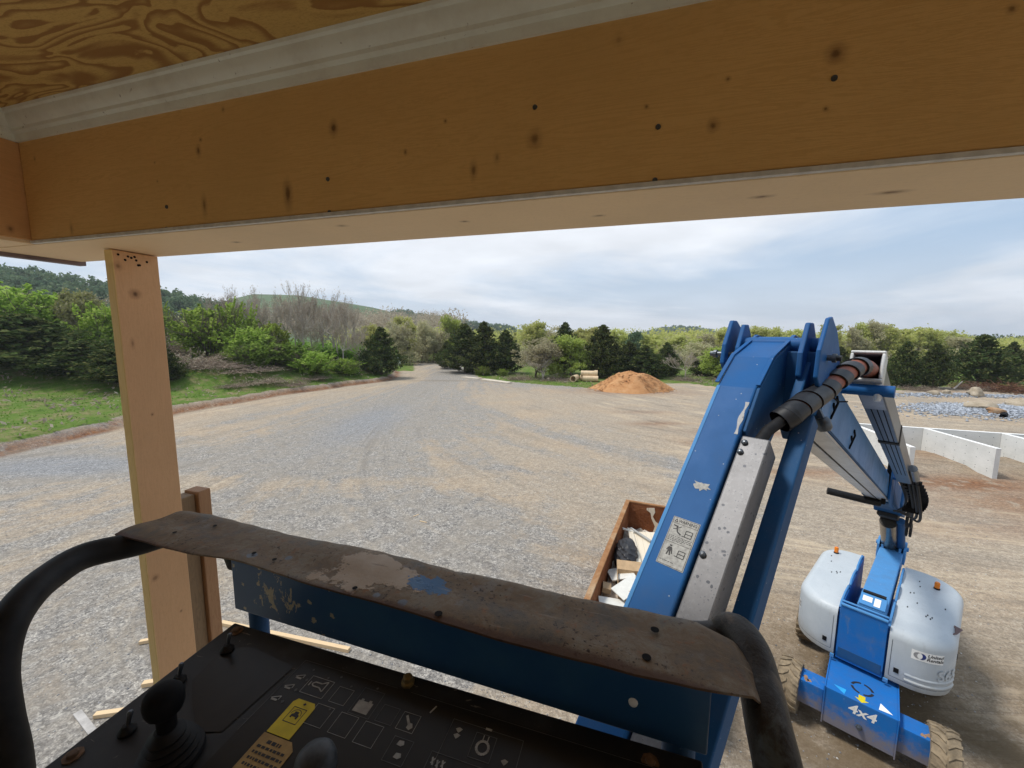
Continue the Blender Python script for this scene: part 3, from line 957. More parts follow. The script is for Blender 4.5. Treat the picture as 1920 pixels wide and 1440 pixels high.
# ---- turntable
MB().lathe([(0.62, 0.93), (0.62, 1.0)], (-0.35, 0.0, 0), (0, 0, 1), 36).build('slew_ring', M['black'], lift, smooth=40)
tt = MB()
tt.box(-2.35, 0.655, -0.37, 0.315, 1.04, 1.16)
tt.prism([(0.655, 1.02), (0.655, 2.10), (0.635, 2.14), (0.60, 2.14), (0.60, 1.02)], -0.37, 0.315, lambda u, v, h: (u, h, v))
tt.box(-2.3, 0.58, -0.395, -0.371, 1.02, 2.0)
tt.box(-2.3, 0.58, 0.317, 0.337, 1.02, 2.0)
turn = tt.build('turntable', M['blue_bright'], lift, 0.008)
MB().box(0.656, 0.662, -0.34, 0.285, 1.07, 1.26).build('step_plate', M['blue_dark'], turn, 0.003)
MB().tube([(0.645, -0.36, 2.15), (0.645, 0.31, 2.15)], 0.03, 12).build('top_bar', M['blue_pale'], turn, smooth=40)
MB().tube([(0.54, -0.36, 2.17), (0.54, 0.31, 2.17)], 0.022, 12).build('top_bar', M['blue_pale'], turn, smooth=40)
for s, y in ((-1, -0.385), (1, 0.327)):
    k = MB()
    for x0, x1 in ((0.55, -0.35), (-0.5, -1.2), (-1.3, -2.1)):
        pts = [(x0, y, 2.02), (x0 - .08, y, 2.11), ((x0 + x1) / 2, y, 2.14), (x1 + .08, y, 2.11), (x1, y, 2.02)]
        k.tube(pts, 0.02, 8)
    k.build('side_rail', M['blue_pale'], turn, smooth=40)
MB().box(0.66, 0.69, -0.45, -0.39, 1.0, 1.07).build('lug', M['blue_pale'], turn, 0.004)
MB().box(0.66, 0.69, 0.33, 0.40, 1.0, 1.07).build('lug', M['blue_pale'], turn, 0.004)


# ---- grey engine covers
def rounded_plan(corners, seg=10):
    """corner list (x, y, radius) -> polygon"""
    out_ = []
    n = len(corners)
    for i, (x, y, r_) in enumerate(corners):
        p = Vector((x, y))
        a = (Vector(corners[i - 1][:2]) - p).normalized()
        b = (Vector(corners[(i + 1) % n][:2]) - p).normalized()
        if r_ <= 0:
            out_.append(p); continue
        ang = a.angle(b)
        d_ = r_ / math.tan(ang / 2)
        ctr = p + (a + b).normalized() * (r_ / math.sin(ang / 2))
        s0 = p + a * d_ - ctr
        s1 = p + b * d_ - ctr
        tot = s0.angle_signed(s1)
        for k in range(seg + 1):
            th = -tot * k / seg
            out_.append(ctr + Vector((s0.x * math.cos(th) - s0.y * math.sin(th), s0.x * math.sin(th) + s0.y * math.cos(th))))
    return out_


def inset(poly, d_):
    n = len(poly)
    area = sum(poly[i].x * poly[(i + 1) % n].y - poly[(i + 1) % n].x * poly[i].y for i in range(n))
    sg = 1 if area > 0 else -1
    r_ = []
    for i in range(n):
        e0 = (poly[i] - poly[i - 1]).normalized()
        e1 = (poly[(i + 1) % n] - poly[i]).normalized()
        nn = Vector((-(e0.y + e1.y), e0.x + e1.x)) * sg
        if nn.length < 1e-6: nn = Vector((-e0.y, e0.x)) * sg
        nn.normalize()
        r_.append(poly[i] + nn * d_ / max(0.5, nn.dot(Vector((-e0.y, e0.x)) * sg)))
    return r_


def cover(plan, z0, z1, bev):
    m = MB()
    rings = [(0.10, z0), (0.02, z0 + 0.05), (0.0, z0 + 0.14), (0.0, z1 - bev)]
    for k in range(1, 8):
        a_ = k / 7 * PI / 2
        rings.append((bev * (1 - math.cos(a_)), z1 - bev + bev * math.sin(a_)))
    n = len(plan)
    V = []
    for d_, z in rings:
        for p, p0_ in zip(inset(plan, d_), plan):
            V.append((p.x, p0_.y if abs(p0_.y) < 0.42 else p.y, z))
    F = []
    for i in range(len(rings) - 1):
        for k in range(n):
            k2 = (k + 1) % n
            F.append((i * n + k, i * n + k2, (i + 1) * n + k2, (i + 1) * n + k))
    F.append([n * (len(rings) - 1) + k for k in range(n)])
    F.append(list(range(n))[::-1])
    m.add(V, F)
    return m


planR = rounded_plan([(0.655, 0.345, 0), (0.655, 1.17, 0.58), (-2.42, 1.28, 0.70), (-2.42, 0.345, 0)])
planL = rounded_plan([(0.655, -0.405, 0), (-2.30, -0.405, 0), (-2.30, -1.13, 0.55), (0.655, -1.13, 0.66)])
covR = cover(planR, 1.0, 2.05, 0.17).build('engine_cover', M['cover'], lift, smooth=30)
covL = cover(planL, 1.0, 2.05, 0.17).build('engine_cover', M['cover'], lift, smooth=30)


class Rim:
    """arc-length walk round a cover plan, for decals that follow its curve"""
    def __init__(self, plan, start_near):
        n = len(plan)
        area = sum(plan[i].x * plan[(i + 1) % n].y - plan[(i + 1) % n].x * plan[i].y for i in range(n))
        self.p = list(plan) if area > 0 else list(plan)[::-1]
        i0 = min(range(n), key=lambda i: (self.p[i] - Vector(start_near)).length)
        self.p = self.p[i0:] + self.p[:i0]

    def at(self, s, z, off):
        n = len(self.p)
        i = 0
        if s >= 0:
            while True:
                a, b = self.p[i % n], self.p[(i + 1) % n]
                L_ = (b - a).length
                if s <= L_: break
                s -= L_; i += 1
        else:
            while True:
                i -= 1
                a, b = self.p[i % n], self.p[(i + 1) % n]
                L_ = (b - a).length
                s += L_
                if s >= 0: break
        t = (b - a).normalized()
        q = a + t * s
        nn = Vector((t.y, -t.x))
        return (q.x + nn.x * off, q.y + nn.y * off, z)


def strip(rim_, s0, s1, z0, z1, off, n=14):
    V, F = [], []
    for i in range(n + 1):
        s = s0 + (s1 - s0) * i / n
        V += [rim_.at(s, z0, off), rim_.at(s, z1, off)]
    for i in range(n): F.append((2 * i, 2 * i + 2, 2 * i + 3, 2 * i + 1))
    return V, F


def rental_decal(parent, rim_, s0, z0, w=0.44, h=0.18):
    m = MB(); m.add(*strip(rim_, s0, s0 + w, z0, z0 + h, 0.004))
    d_ = m.build('rental_decal', M['white'], parent)

    def disc(cs, r_, mat, off, cut=None):
        mm = MB(); V = []; F = []
        N = 24
        for i in range(N):
            a_ = 2 * PI * i / N
            V.append(rim_.at(s0 + cs + r_ * math.cos(a_), z0 + h / 2 + r_ * math.sin(a_), off))
        V.append(rim_.at(s0 + cs, z0 + h / 2, off))
        for i in range(N): F.append((i, (i + 1) % N, N))
        mm.add(V, F); mm.build('logo', mat, d_)

    disc(0.085, 0.058, M['ink_grey'], 0.0055)
    disc(0.130, 0.058, M['ink_blue'], 0.0065)
    mm = MB(); V = []; F = []
    N = 20                                                 # pale lens where the two discs overlap
    for i in range(N):
        a_ = 2 * PI * i / N
        V.append(rim_.at(s0 + 0.1075 + 0.034 * math.cos(a_), z0 + h / 2 + 0.053 * math.sin(a_), 0.0075))
    V.append(rim_.at(s0 + 0.1075, z0 + h / 2, 0.0075))
    for i in range(N): F.append((i, (i + 1) % N, N))
    mm.add(V, F); mm.build('logo', M['white'], d_)
    for txt, zz in (('United', 0.128), ('Rentals', 0.058)):
        tv, tf = text_faces(txt, 0.082, True, 0.2)
        mm = MB(); mm.add([rim_.at(s0 + 0.315 + p[0], z0 + zz + p[1], 0.006) for p in tv], tf)
        mm.build('lettering', M['ink'], d_)


rR = Rim(planR, (0.655, 0.345))
rL = Rim(planL, (0.655, -0.405))
rental_decal(covR, rR, 0.30, 1.66)
rental_decal(covL, rL, -1.22, 1.52)
tv, tf = text_faces('S65', 0.26, True)
mm = MB()
n_ = len(tv)
V = [rR.at(0.86 + p[0], 1.44 + p[1], 0.0) for p in tv] + [rR.at(0.86 + p[0], 1.44 + p[1], 0.018) for p in tv]
mm.add(V, [[i + n_ for i in f] for f in tf])
mm.build('embossed_lettering', M['cover'], covR)
for z_, dp in ((1.20, 0.016), (1.30, 0.010)):
    m = MB()
    V, F = [], []
    for i in range(15):
        s = 0.25 + 0.85 * i / 14
        for zz, of in ((z_ - .03, 0.0), (z_ - .012, dp), (z_ + .012, dp), (z_ + .03, 0.0)): V.append(rR.at(s, zz, of))
    for i in range(14):
        for k in range(3): F.append((4 * i + k, 4 * i + 4 + k, 4 * i + 5 + k, 4 * i + 1 + k))
    m.add(V, F); m.build('moulded_rib', M['cover'], covR, smooth=50)
for par, x, y in ((covL, -1.84, -0.85), (covR, -1.65, 0.86)):
    b_ = MB(); b_.lathe([(0.05, 0), (0.05, 0.03), (0.045, 0.035)], (x, y, 2.045), (0, 0, 1), 16)
    b_ = b_.build('beacon', M['black'], par, smooth=40)
    MB().lathe([(0.042, 0), (0.044, 0.09), (0.036, 0.12), (0.01, 0.125)], (x, y, 2.08), (0, 0, 1), 16).build('lens', M['amber'], b_, smooth=40)
# seams and latches on the covers
for par, rim_, ss in ((covR, rR, (0.05, 1.62, 2.6)), (covL, rL, (-0.05, -1.75, -2.5))):
    m = MB()
    for s_ in ss:
        m.add(*strip(rim_, s_ - .004, s_ + .004, 1.16, 1.86, 0.002, 2))
    m.add(*strip(rim_, min(ss), max(ss), 1.150, 1.158, 0.002, 40))
    m.build('panel_seam', M['steel_dark'], par)
for par, rim_, s_, z_ in ((covR, rR, 0.14, 1.30), (covR, rR, 1.75, 1.38), (covL, rL, -0.16, 1.30), (covL, rL, -1.62, 1.38)):
    m = MB()
    V, F = strip(rim_, s_ - .035, s_ + .035, z_ - .045, z_ + .045, 0.001, 3)
    V2, F2 = strip(rim_, s_ - .030, s_ + .030, z_ - .040, z_ + .040, 0.014, 3)
    m.add(V, F); m.add(V2, F2)
    nn_ = len(V)
    per_ = [0, 2, 4, 6, 7, 5, 3, 1]
    o_ = len(m.v) - 2 * nn_
    for q_ in range(8): m.f.append([o_ + per_[q_], o_ + per_[(q_ + 1) % 8], o_ + nn_ + per_[(q_ + 1) % 8], o_ + nn_ + per_[q_]])
    m.build('latch', M['black'], par)
# small vent holes and the brown exhaust flap
for par, pts in ((covR, ((-1.1, .55), (-1.06, .50), (-.35, .78), (-.28, .76), (-.31, .84), (-.24, .82), (-1.5, .62), (-.85, 1.0), (-.7, .62), (-.4, .5), (-1.75, .6))),
                 (covL, ((-.9, -.62), (-.86, -.68), (-.8, -.66), (-1.3, -.85), (-.75, -.75), (-1.6, -.9)))):
    m = MB()
    for x, y in pts:
        m.box(x - .028, x + .028, y - .009, y + .009, 2.0508, 2.0525)
    build_split(m, 'vent_hole', M['black'], par, 0.003)
ev = MB()
q = [(0.0, 0.0, 0.0), (-0.05, 0.13, 0.07), (-0.22, 0.20, 0.11), (-0.40, 0.10, 0.05), (-0.42, 0.0, 0.0), (-0.22, 0.05, -0.08)]
M['brownflap'] = plain('brown_exhaust_flap', (0.13, 0.075, 0.07), 0.5)
ev.add([(0.02 + a_, 1.03 + b_, 1.98 + c_) for a_, b_, c_ in q], [(0, 1, 2, 5), (2, 3, 4, 5), (0, 5, 4, 3, 2, 1)])
ev.build('exhaust_flap', M['brownflap'], covR)

# ---- lower boom lying between the covers
lb = MB()
lb.box(-2.95, 0.42, -0.16, 0.26, 1.75, 2.17)
lower = lb.build('lower_boom', M['blue_pale'], lift, 0.02)
m = MB()
m.prism([(0.42, 2.172), (0.42, 2.20), (0.16, 2.30), (0.10, 2.30), (0.06, 2.172)], -0.14, 0.24, lambda u, v, h: (u, h, v))
m.build('boom_rest', M['blue_pale'], lower, 0.005)
MB().box(0.08, 0.16, -0.12, 0.22, 2.302, 2.335).build('rest_pad', M['rubber'], lower, 0.006)
MB().add([(0.34, -0.10, 2.236), (0.34, 0.04, 2.236), (0.22, 0.04, 2.283), (0.22, -0.10, 2.283)], [(0, 1, 2, 3)]).build('label_plate', M['white'], lower)
MB().add([(0.395, 0.07, 2.216), (0.395, 0.16, 2.216), (0.21, 0.16, 2.288), (0.21, 0.07, 2.288)], [(0, 1, 2, 3)]).build('label_plate', M['white'], lower)

# ---- knuckle at the far end and the upper boom rising towards the basket
kk = MB()
for y in (-0.19, -0.11, 0.20, 0.28):
    kk.prism([(-2.72, 1.9), (-2.72, 2.25), (-2.9, 2.36), (-3.12, 2.33), (-3.2, 2.15), (-3.1, 1.9)], y - .022, y + .022, lambda u, v, h: (u, h, v))
kk.tube([(-2.98, -0.25, 2.2), (-2.98, 0.34, 2.2)], 0.05, 12)
knuckle = kk.build('knuckle', M['blue_pale'], lift, 0.006)
cy = MB()
cy.tube([(-3.05, 0.0, 2.12), (-1.75, 0.0, 3.2)], 0.155, 24)
cyl = cy.build('lift_cylinder', M['bronze'], lift, smooth=40)
MB().tube([(-3.0, 0.2, 2.15), (-1.7, 0.2, 3.3)], [0.08, 0.075], 12).build('link_bar', M['blue_dark'], lift, smooth=40)


def bz(x): return 5.74 + 0.372 * (x - 4.28)                # underside line of the upper boom


def boom_poly(x0, x1, lo, hi):
    return [(x0, bz(x0) + lo), (x1, bz(x1) + lo), (x1, bz(x1) + hi), (x0, bz(x0) + hi)]


def xz(u, v, h): return (u, h, v)


bb = MB()
bb.prism(boom_poly(-3.2, 0.9, -0.06, 0.44), -0.19, 0.19, xz)
bbase = bb.build('boom_base', M['blue_dark'], lift, 0.02)
bbx = MB()
bbx.prism([(-1.9, bz(-1.9) - .10), (-1.25, bz(-1.25) - .13), (-0.95, bz(-.95) + .1), (-1.2, bz(-1.2) + .52), (-1.9, bz(-1.9) + .48)], -0.23, 0.23, xz)
bbx.build('boom_collar', M['blue_dark'], bbase, 0.03)
MB().prism([(-1.8, bz(-1.8) - .24), (-1.22, bz(-1.22) - .22), (-1.2, bz(-1.2) - .12), (-1.8, bz(-1.8) - .09)], -0.17, 0.17, xz).build('wear_pad', M['rubber'], bbase, 0.03)
bt = MB()
bt.prism(boom_poly(0.5, 7.25, 0.004, 0.385), -0.145, 0.145, xz)
upper = bt.build('upper_boom', M['blue_dark'], lift, 0.014)
M['blue_gloss'] = mat_blue('polished_blue_boom_side', (0.075, 0.21, 0.44), 0.2, 0.20, scale=12)
bt2 = MB()
bt2.prism(boom_poly(1.1, 7.0, 0.02, 0.37), 0.1455, 0.149, xz)
bt2.build('side_plate', M['blue_gloss'], upper)
un = MB()
un.prism(boom_poly(0.95, 7.1, -0.035, -0.004), -0.143, -0.02, xz)
un.prism(boom_poly(0.95, 7.1, -0.030, -0.004), 0.0, 0.143, xz)
un.build('wear_strip', M['alu'], upper, 0.004)
ct = MB()
for x, zz in ((6.55, .25), (6.65, .17), (5.6, .20), (5.72, .12)):
    ct.tube([(x, 0.152, bz(x) + zz + .05), (x + .02, 0.165, bz(x) + zz), (x + .05, 0.152, bz(x) + zz - .06)], 0.008, 6)
ct.tube([(6.9, .152, bz(6.9) + .23), (6.6, .17, bz(6.6) + .245), (6.45, .2, bz(6.45) + .29)], 0.006, 6)
build_split(ct, 'cable_tie', M['black'], upper, 0.004)
# collar end with its rod, cross roller and hoses
ce = MB()
ce.prism([(1.55, bz(1.55) - .02), (1.55, bz(1.55) + .55), (1.1, bz(1.1) + .5), (0.65, bz(.65) + .2), (0.45, bz(.45) - .1), (0.9, bz(.9) - .12)], 0.155, 0.185, xz)
ce.prism([(1.4, bz(1.4) - .02), (1.4, bz(1.4) + .45), (0.7, bz(.7) + .42), (0.5, bz(.5) - .05)], -0.185, -0.155, xz)
ce.box(1.02, 1.5, -0.15, 0.40, bz(1.3) + .39, bz(1.3) + .43)
ce.build('end_collar', M['blue'], upper, 0.006)
MB().tube([(1.0, 0.02, bz(1.0) - .09), (1.15, -0.16, bz(1.1) - .085), (1.30, -0.66, bz(1.1) - .03)], 0.062, 14).build('roller', M['rubber'], upper, smooth=40)
MB().tube([(1.42, 0.10, bz(1.4) - .10), (1.7, 0.16, bz(1.7) + .62)], 0.03, 12).build('rod', M['black'], upper, smooth=40)

# ---- hose track: square tube alongside the boom
hc0, hc1 = Vector((6.36, 0.275, 7.10)), Vector((1.75, 0.335, 5.17))
hx = (hc1 - hc0).normalized()
hy = Vector((0, 1, 0)); hy = (hy - hx * hy.dot(hx)).normalized()
hz = hy.cross(hx) * -1
if hz.z < 0: hz = -hz


def sq(m, c0, L, hw, hh, th):
    """open square tube"""
    def P(u, v, w): return c0 + hx * u + hy * v + hz * w
    for (v0, v1, w0, w1) in ((-hw, hw, hh - th, hh), (-hw, hw, -hh, -hh + th), (-hw, -hw + th, -hh + th, hh - th), (hw - th, hw, -hh + th, hh - th)):
        m.add([P(u, v, w) for u in (0, L) for (v, w) in ((v0, w0), (v1, w0), (v1, w1), (v0, w1))],
              [(0, 1, 2, 3), (4, 5, 6, 7), (0, 1, 5, 4), (1, 2, 6, 5), (2, 3, 7, 6), (3, 0, 4, 7)])


m = MB(); sq(m, hc0, (hc1 - hc0).length, 0.080, 0.098, 0.007)
track = m.build('hose_track', M['steel_dark'], lift, 0.004)
m = MB(); sq(m, hc0 - hx * 0.03, 0.14, 0.100, 0.118, 0.021); m.build('end_frame', M['galv_white'], track, 0.008)
m = MB()
for v in (-0.035, 0.005, 0.045):
    m.add([hc0 + hx * u + hy * (v + dv) + hz * (-0.0985 - dw) for u in (0.75, 4.2) for dv, dw in ((0, 0), (0.006, 0), (0.006, 0.004), (0, 0.004))],
          [(0, 1, 2, 3), (4, 5, 6, 7), (0, 1, 5, 4), (1, 2, 6, 5), (2, 3, 7, 6), (3, 0, 4, 7)])
m.build('groove', M['black'], track)
m = MB()
m.add([hc0 + hx * u + hy * v + hz * w for u in (0.15, 0.8) for v, w in ((-0.07, -0.0985), (0.07, -0.0985), (0.07, -0.104), (-0.07, -0.104))],
      [(0, 1, 2, 3), (4, 5, 6, 7), (0, 1, 5, 4), (1, 2, 6, 5), (2, 3, 7, 6), (3, 0, 4, 7)])
m.build('clamp_plate', M['alu'], track)
m = MB()
m.add([hc0 + hx * u + hy * v + hz * w for u in (2.1, 2.2) for v, w in ((-0.086, -0.107), (0.086, -0.107), (0.086, 0.104), (-0.086, 0.104))],
      [(0, 1, 2, 3), (4, 5, 6, 7), (0, 1, 5, 4), (1, 2, 6, 5), (2, 3, 7, 6), (3, 0, 4, 7)])
m.build('strap', M['rubber'], track, 0.004)
pc = hc0 + hx * 0.05 - hz * 0.165
MB().tube([pc + hy * -0.28, pc + hy * 0.17], 0.042, 18).build('cross_pin', M['blue'], track, smooth=40)
m = MB()
m.tube([pc + hy * 0.075 + hz * .05, pc + hy * 0.083 + hz * -.02, pc + hy * 0.085 + hz * -.08], [0.02, 0.03, 0.018], 10)
m.build('shackle', M['galv_white'], track, smooth=40)
m = MB()
m.tube([hc0 + hx * 4.0 - hz * .02 + hy * .12, hc0 + hx * 4.9 + hy * .12 - hz * .02], 0.05, 10)
m.build('track_arm', M['steel_dark'], track, smooth=40)

# hoses hanging at the knuckle end
for k in range(6):
    dy_ = -0.08 + k * 0.035
    m = MB()
    pts = []
    A0 = hc1 + hy * dy_ - hx * 0.05
    for i in range(15):
        t = i / 14
        pts.append(A0 + Vector((-2.4 * t - 0.5 * math.sin(PI * t), 0.12 * math.sin(PI * t) - 0.12 * t + 0.015 * (k % 3), -1.35 * t - (0.25 + 0.05 * k) * math.sin(PI * t))))
    m.tube(pts, 0.021, 8); m.build('hose', M['rubber'], lift, smooth=40)
m = MB()
for i in range(13):                                        # drag chain links over the hoses
    t = i / 12
    p = hc1 + Vector((-0.15 - 1.25 * t - .3 * math.sin(PI * t), 0.07 + .08 * math.sin(PI * t), -0.1 - 0.85 * t - .1 * math.sin(PI * t)))
    m.box(p.x - .035, p.x + .035, p.y - .12, p.y + .12, p.z - .03, p.z + .03)
m.build('drag_chain', M['black'], lift, 0.008)
for cx, cz, r_ in ((-1.2, 3.55, .16), (-1.55, 3.2, .13)):
    m = MB()
    for dd in (-.03, .03):
        m.tube([(cx + r_ * math.cos(a_), 0.34 + dd, cz + r_ * math.sin(a_)) for a_ in [i * 2 * PI / 18 for i in range(19)]], 0.022, 8)
    m.build('hose_loop', M['rubber'], lift, smooth=40)

# ---- boom head plates and jib
def ear(y0, y1, pts):
    m = MB(); m.prism(pts, y0, y1, xz); return m


hp = MB()
hp.prism([(6.75, 7.06), (6.98, 7.02), (7.3, 6.98), (7.42, 7.08), (7.40, 7.24), (7.25, 7.43), (7.17, 7.44), (7.0, 7.36), (6.85, 7.22)], 0.165, 0.19, xz)
hp.prism([(6.70, 7.10), (6.98, 7.06), (7.22, 7.05), (7.30, 7.13), (7.28, 7.26), (7.17, 7.43), (7.10, 7.43), (6.95, 7.35)], -0.405, -0.375, xz)
head = hp.build('boom_head', M['blue'], lift, 0.008)
jx = MB()
jx.prism([(7.05, 7.04), (7.26, 6.99), (7.37, 7.08), (7.36, 7.22), (7.24, 7.405), (7.15, 7.405), (7.05, 7.3)], 0.065, 0.095, xz)
jx.prism([(7.0, 7.08), (7.2, 7.05), (7.28, 7.12), (7.26, 7.24), (7.17, 7.40), (7.10, 7.40), (7.02, 7.30)], -0.325, -0.295, xz)
jx.build('pivot_lug', M['blue'], head, 0.008)
MB().tube([(7.22, -0.45, 7.19), (7.22, 0.26, 7.19)], 0.018, 12).build('pivot_pin', M['steel_dark'], head, smooth=40)
m = MB()
for y, s in ((-0.455, -1), (0.215, 1)):
    m.lathe([(0.028, 0), (0.028, 0.02), (0.018, 0.021), (0.018, 0.045)], (7.22, y, 7.19), (0, s, 0), 12)
build_split(m, 'pin_nut', M['steel_dark'], head, 0.01)
m = MB(); m.tube([(7.16, -0.33, 7.265), (7.16, 0.18, 7.265)], 0.045, 16); m.build('cross_tube', M['blue'], head, smooth=40)

jd = Vector((1, 0, -1.06)).normalized()                    # jib slope towards the basket
jn = Vector((1.06, 0, 1)).normalized()                     # out of its upper face


def jp(s, y, w): return Vector((7.72, y, 7.035)) + jd * s + jn * w


def jbox(m, s0, s1, y0, y1, w0, w1):
    m.add([jp(s, y, w) for s in (s0, s1) for (y, w) in ((y0, w0), (y1, w0), (y1, w1), (y0, w1))],
          [(0, 1, 2, 3), (4, 5, 6, 7), (0, 1, 5, 4), (1, 2, 6, 5), (2, 3, 7, 6), (3, 0, 4, 7)])


jl = MB()
P_ = lambda s, w: (jp(s, 0, w).x, jp(s, 0, w).z)
jl.prism([P_(2.3, 0), P_(0.02, 0), (7.50, 7.19), (7.08, 7.315), (6.98, 7.30), (6.96, 7.14), (7.2, 7.02), P_(0.12, -0.20), P_(2.3, -0.20)], -0.245, -0.030, xz)
jibL = jl.build('jib_arm', M['blue'], lift, 0.012, seg=3)
m = MB(); jbox(m, 0.02, 1.7, -0.2445, -0.226, 0.0005, 0.0025); m.build('lit_edge_strip', M['blue_pale'], jibL)  # pale strip painted for the light catching the arm's left edge
m = MB()
m.prism([(7.50, 7.191), (7.08, 7.317), (6.98, 7.302), (6.98, 7.312), (7.08, 7.329), (7.50, 7.204), P_(0.0, .011), P_(0.0, 0.001)], -0.262, -0.238, xz)
m.prism([(7.50, 7.191), (7.08, 7.317), (6.98, 7.302), (6.98, 7.312), (7.08, 7.329), (7.50, 7.204), P_(0.0, .011), P_(0.0, 0.001)], -0.036, -0.014, xz)
m.build('cheek_plate', M['blue'], jibL, 0.003)
m = MB()
m.prism([(7.50, 7.18), (7.06, 7.30), (6.98, 7.26), (7.1, 6.9), (7.5, 6.62), P_(0.38, -0.2), P_(0.30, -0.02), P_(0.02, -0.004)], -0.029, -0.012, xz)
m.build('gusset', M['blue_dark'], jibL, 0.003)
jr = MB()
jr.prism([P_(2.3, -0.25), P_(-0.02, -0.25), P_(-0.05, -0.40), P_(2.3, -0.40)], 0.120, 0.212, xz)
jr.prism([P_(0.10, -0.255), P_(-0.42, -0.255), P_(-0.5, -0.37), P_(0.1, -0.37)], 0.065, 0.1185, xz)
jibR = jr.build('jib_arm', M['blue_dark'], lift, 0.010, seg=3)
jm = MB(); jbox(jm, 0.33, 2.3, -0.020, 0.115, -0.19, -0.015)
silver = jm.build('cable_cover', M['galv'], lift, 0.008)
m = MB()
for s, y in ((0.375, 0.005), (0.435, 0.0), (1.02, 0.0)):
    o_ = jp(s, y, -0.016)
    m.lathe([(0.016, 0), (0.016, 0.010), (0.011, 0.016), (0.004, 0.018)], o_, jn, 12)
build_split(m, 'bolt', M['steel_dark'], silver, 0.004)
m = MB()
m.lathe([(0.022, 0), (0.022, 0.02), (0.014, 0.022)], (7.62, -0.262, 6.88), (0, -1, 0), 12)
m.box(7.56, 7.70, -0.262, -0.246, 6.83, 6.97)
m.build('pin_block', M['blue'], jibL, 0.004)
# torn sticker and warning decal on the near face
def jpix(x, y): return hit(x, y, TF @ jp(0, 0, 0.0), (TF.to_3x3() @ jn))


def jloc(x, y):
    p = tloc(jpix(x, y)); d_ = p - jp(0, 0, 0)
    return d_.dot(jd), p.y


dec = MB()
cs_ = [jloc(*q) for q in ((1264, 968), (1314, 983), (1281, 1073), (1229, 1054))]
s0 = sum(c_[0] for c_ in cs_[:2]) / 2; s1 = sum(c_[0] for c_ in cs_[2:]) / 2
y0 = (cs_[0][1] + cs_[3][1]) / 2; y1 = (cs_[1][1] + cs_[2][1]) / 2
jbox(dec, s0, s1, y0, y1, 0.0008, 0.0016)
warn = dec.build('warning_decal', M['decal_grey'], jibL)
dw, dl = y1 - y0, s1 - s0


def dpt(a, b, w=0.0021): return jp(s0 + b * dl, y0 + a * dw, w)   # a across, b down the decal


tv, tf = text_faces('WARNING', 1.0, True)
xs = [p[0] for p in tv]; wd = max(xs) - min(xs)
m = MB(); m.add([dpt(0.58 + p[0] / wd * 0.68, 0.075 - p[1] / wd * 0.68 * dw / dl * 1.15) for p in tv], tf)


def seg2(m, p, q, w=0.018):
    a, b = Vector(p), Vector(q)
    a2, b2 = Vector((a.x, a.y * dl / dw)), Vector((b.x, b.y * dl / dw))
    t = (b2 - a2).normalized(); n = Vector((-t.y, t.x)) * w / 2
    pts = [a2 + n, b2 + n, b2 - n, a2 - n]
    m.add([dpt(p_.x, p_.y * dw / dl) for p_ in pts], [(0, 1, 2, 3)])


for a, b in (((.03, .015), (.97, .015)), ((.97, .015), (.97, .985)), ((.97, .985), (.03, .985)), ((.03, .985), (.03, .015)), ((.03, .13), (.97, .13)), ((.03, .53), (.97, .53))):
    seg2(m, a, b, 0.014)
for a, b in (((.10, .10), (.155, .04)), ((.155, .04), (.21, .10)), ((.21, .10), (.10, .10))): seg2(m, a, b, 0.03)
for oy in (0.0, 0.42):
    for a, b in (((.62, .22), (.62, .35)), ((.62, .22), (.86, .22)), ((.86, .22), (.86, .35)), ((.62, .35), (.86, .35)), ((.62, .285), (.86, .285)), ((.52, .345), (.62, .345))):
        seg2(m, (a[0], a[1] + oy), (b[0], b[1] + oy), 0.03)
for a, b, w in (((.12, .18), (.30, .19), .05), ((.25, .19), (.33, .30), .05), ((.33, .30), (.48, .34), .05), ((.30, .22), (.42, .17), .03), ((.14, .26), (.27, .24), .03)): seg2(m, a, b, w)
for a, b, w in (((.30, .58), (.30, .61), .09), ((.30, .62), (.30, .72), .12), ((.27, .72), (.24, .79), .05), ((.33, .72), (.36, .79), .05), ((.24, .64), (.20, .70), .04), ((.36, .64), (.42, .75), .04)): seg2(m, a, b, w)
rr = random.Random(4)
for yy in (.40, .43, .46, .49, .91):
    x = .08
    while x < (.9 if yy < .48 else .6):
        L_ = rr.uniform(.03, .11)
        seg2(m, (x, yy), (x + L_, yy), 0.022); x += L_ + .025
m.build('lettering', M['ink'], warn)
rr = random.Random(8)
cx_, cy_ = jloc(1318, 912)
poly = []
for k in range(22):
    a_ = 2 * PI * k / 22
    r_ = 0.026 * rr.uniform(0.6, 1.25) * (1.0 + 0.45 * max(0, math.cos(a_ - PI)))
    poly.append((cx_ + math.sin(a_) * r_ * 0.9, cy_ + math.cos(a_) * r_ * 1.45))
m = MB(); n_ = len(poly)
m.add([jp(u, v, 0.0012) for u, v in poly], [list(range(n_))])
m.build('torn_sticker', M['decal_grey'], jibL)
m = MB()
for u0, v0, L_ in ((0.12, -0.055, 0.22),):
    pts = []
    for k in range(12):
        t = k / 11
        pts.append((u0 + t * L_, v0 + 0.006 * math.sin(9 * t) - 0.004))
    for k in range(11, -1, -1):
        t = k / 11
        pts.append((u0 + t * L_, v0 + 0.014 + 0.004 * math.sin(13 * t + 1)))
    m.add([jp(u, v, 0.0012) for u, v in pts], [list(range(len(pts)))])
m.build('worn_patch', M['galv'], jibL)

# ---- wrapped hose bundle from the cable cover into the hose track
hpts = [Vector(p) for p in ((7.68, 0.085, 6.84), (7.62, 0.125, 6.885), (7.50, 0.150, 6.930), (7.30, 0.178, 6.965), (7.08, 0.205, 7.025), (6.85, 0.240, 7.085), (6.65, 0.268, 7.115), (6.45, 0.290, 7.095), (6.2, 0.300, 7.03))]


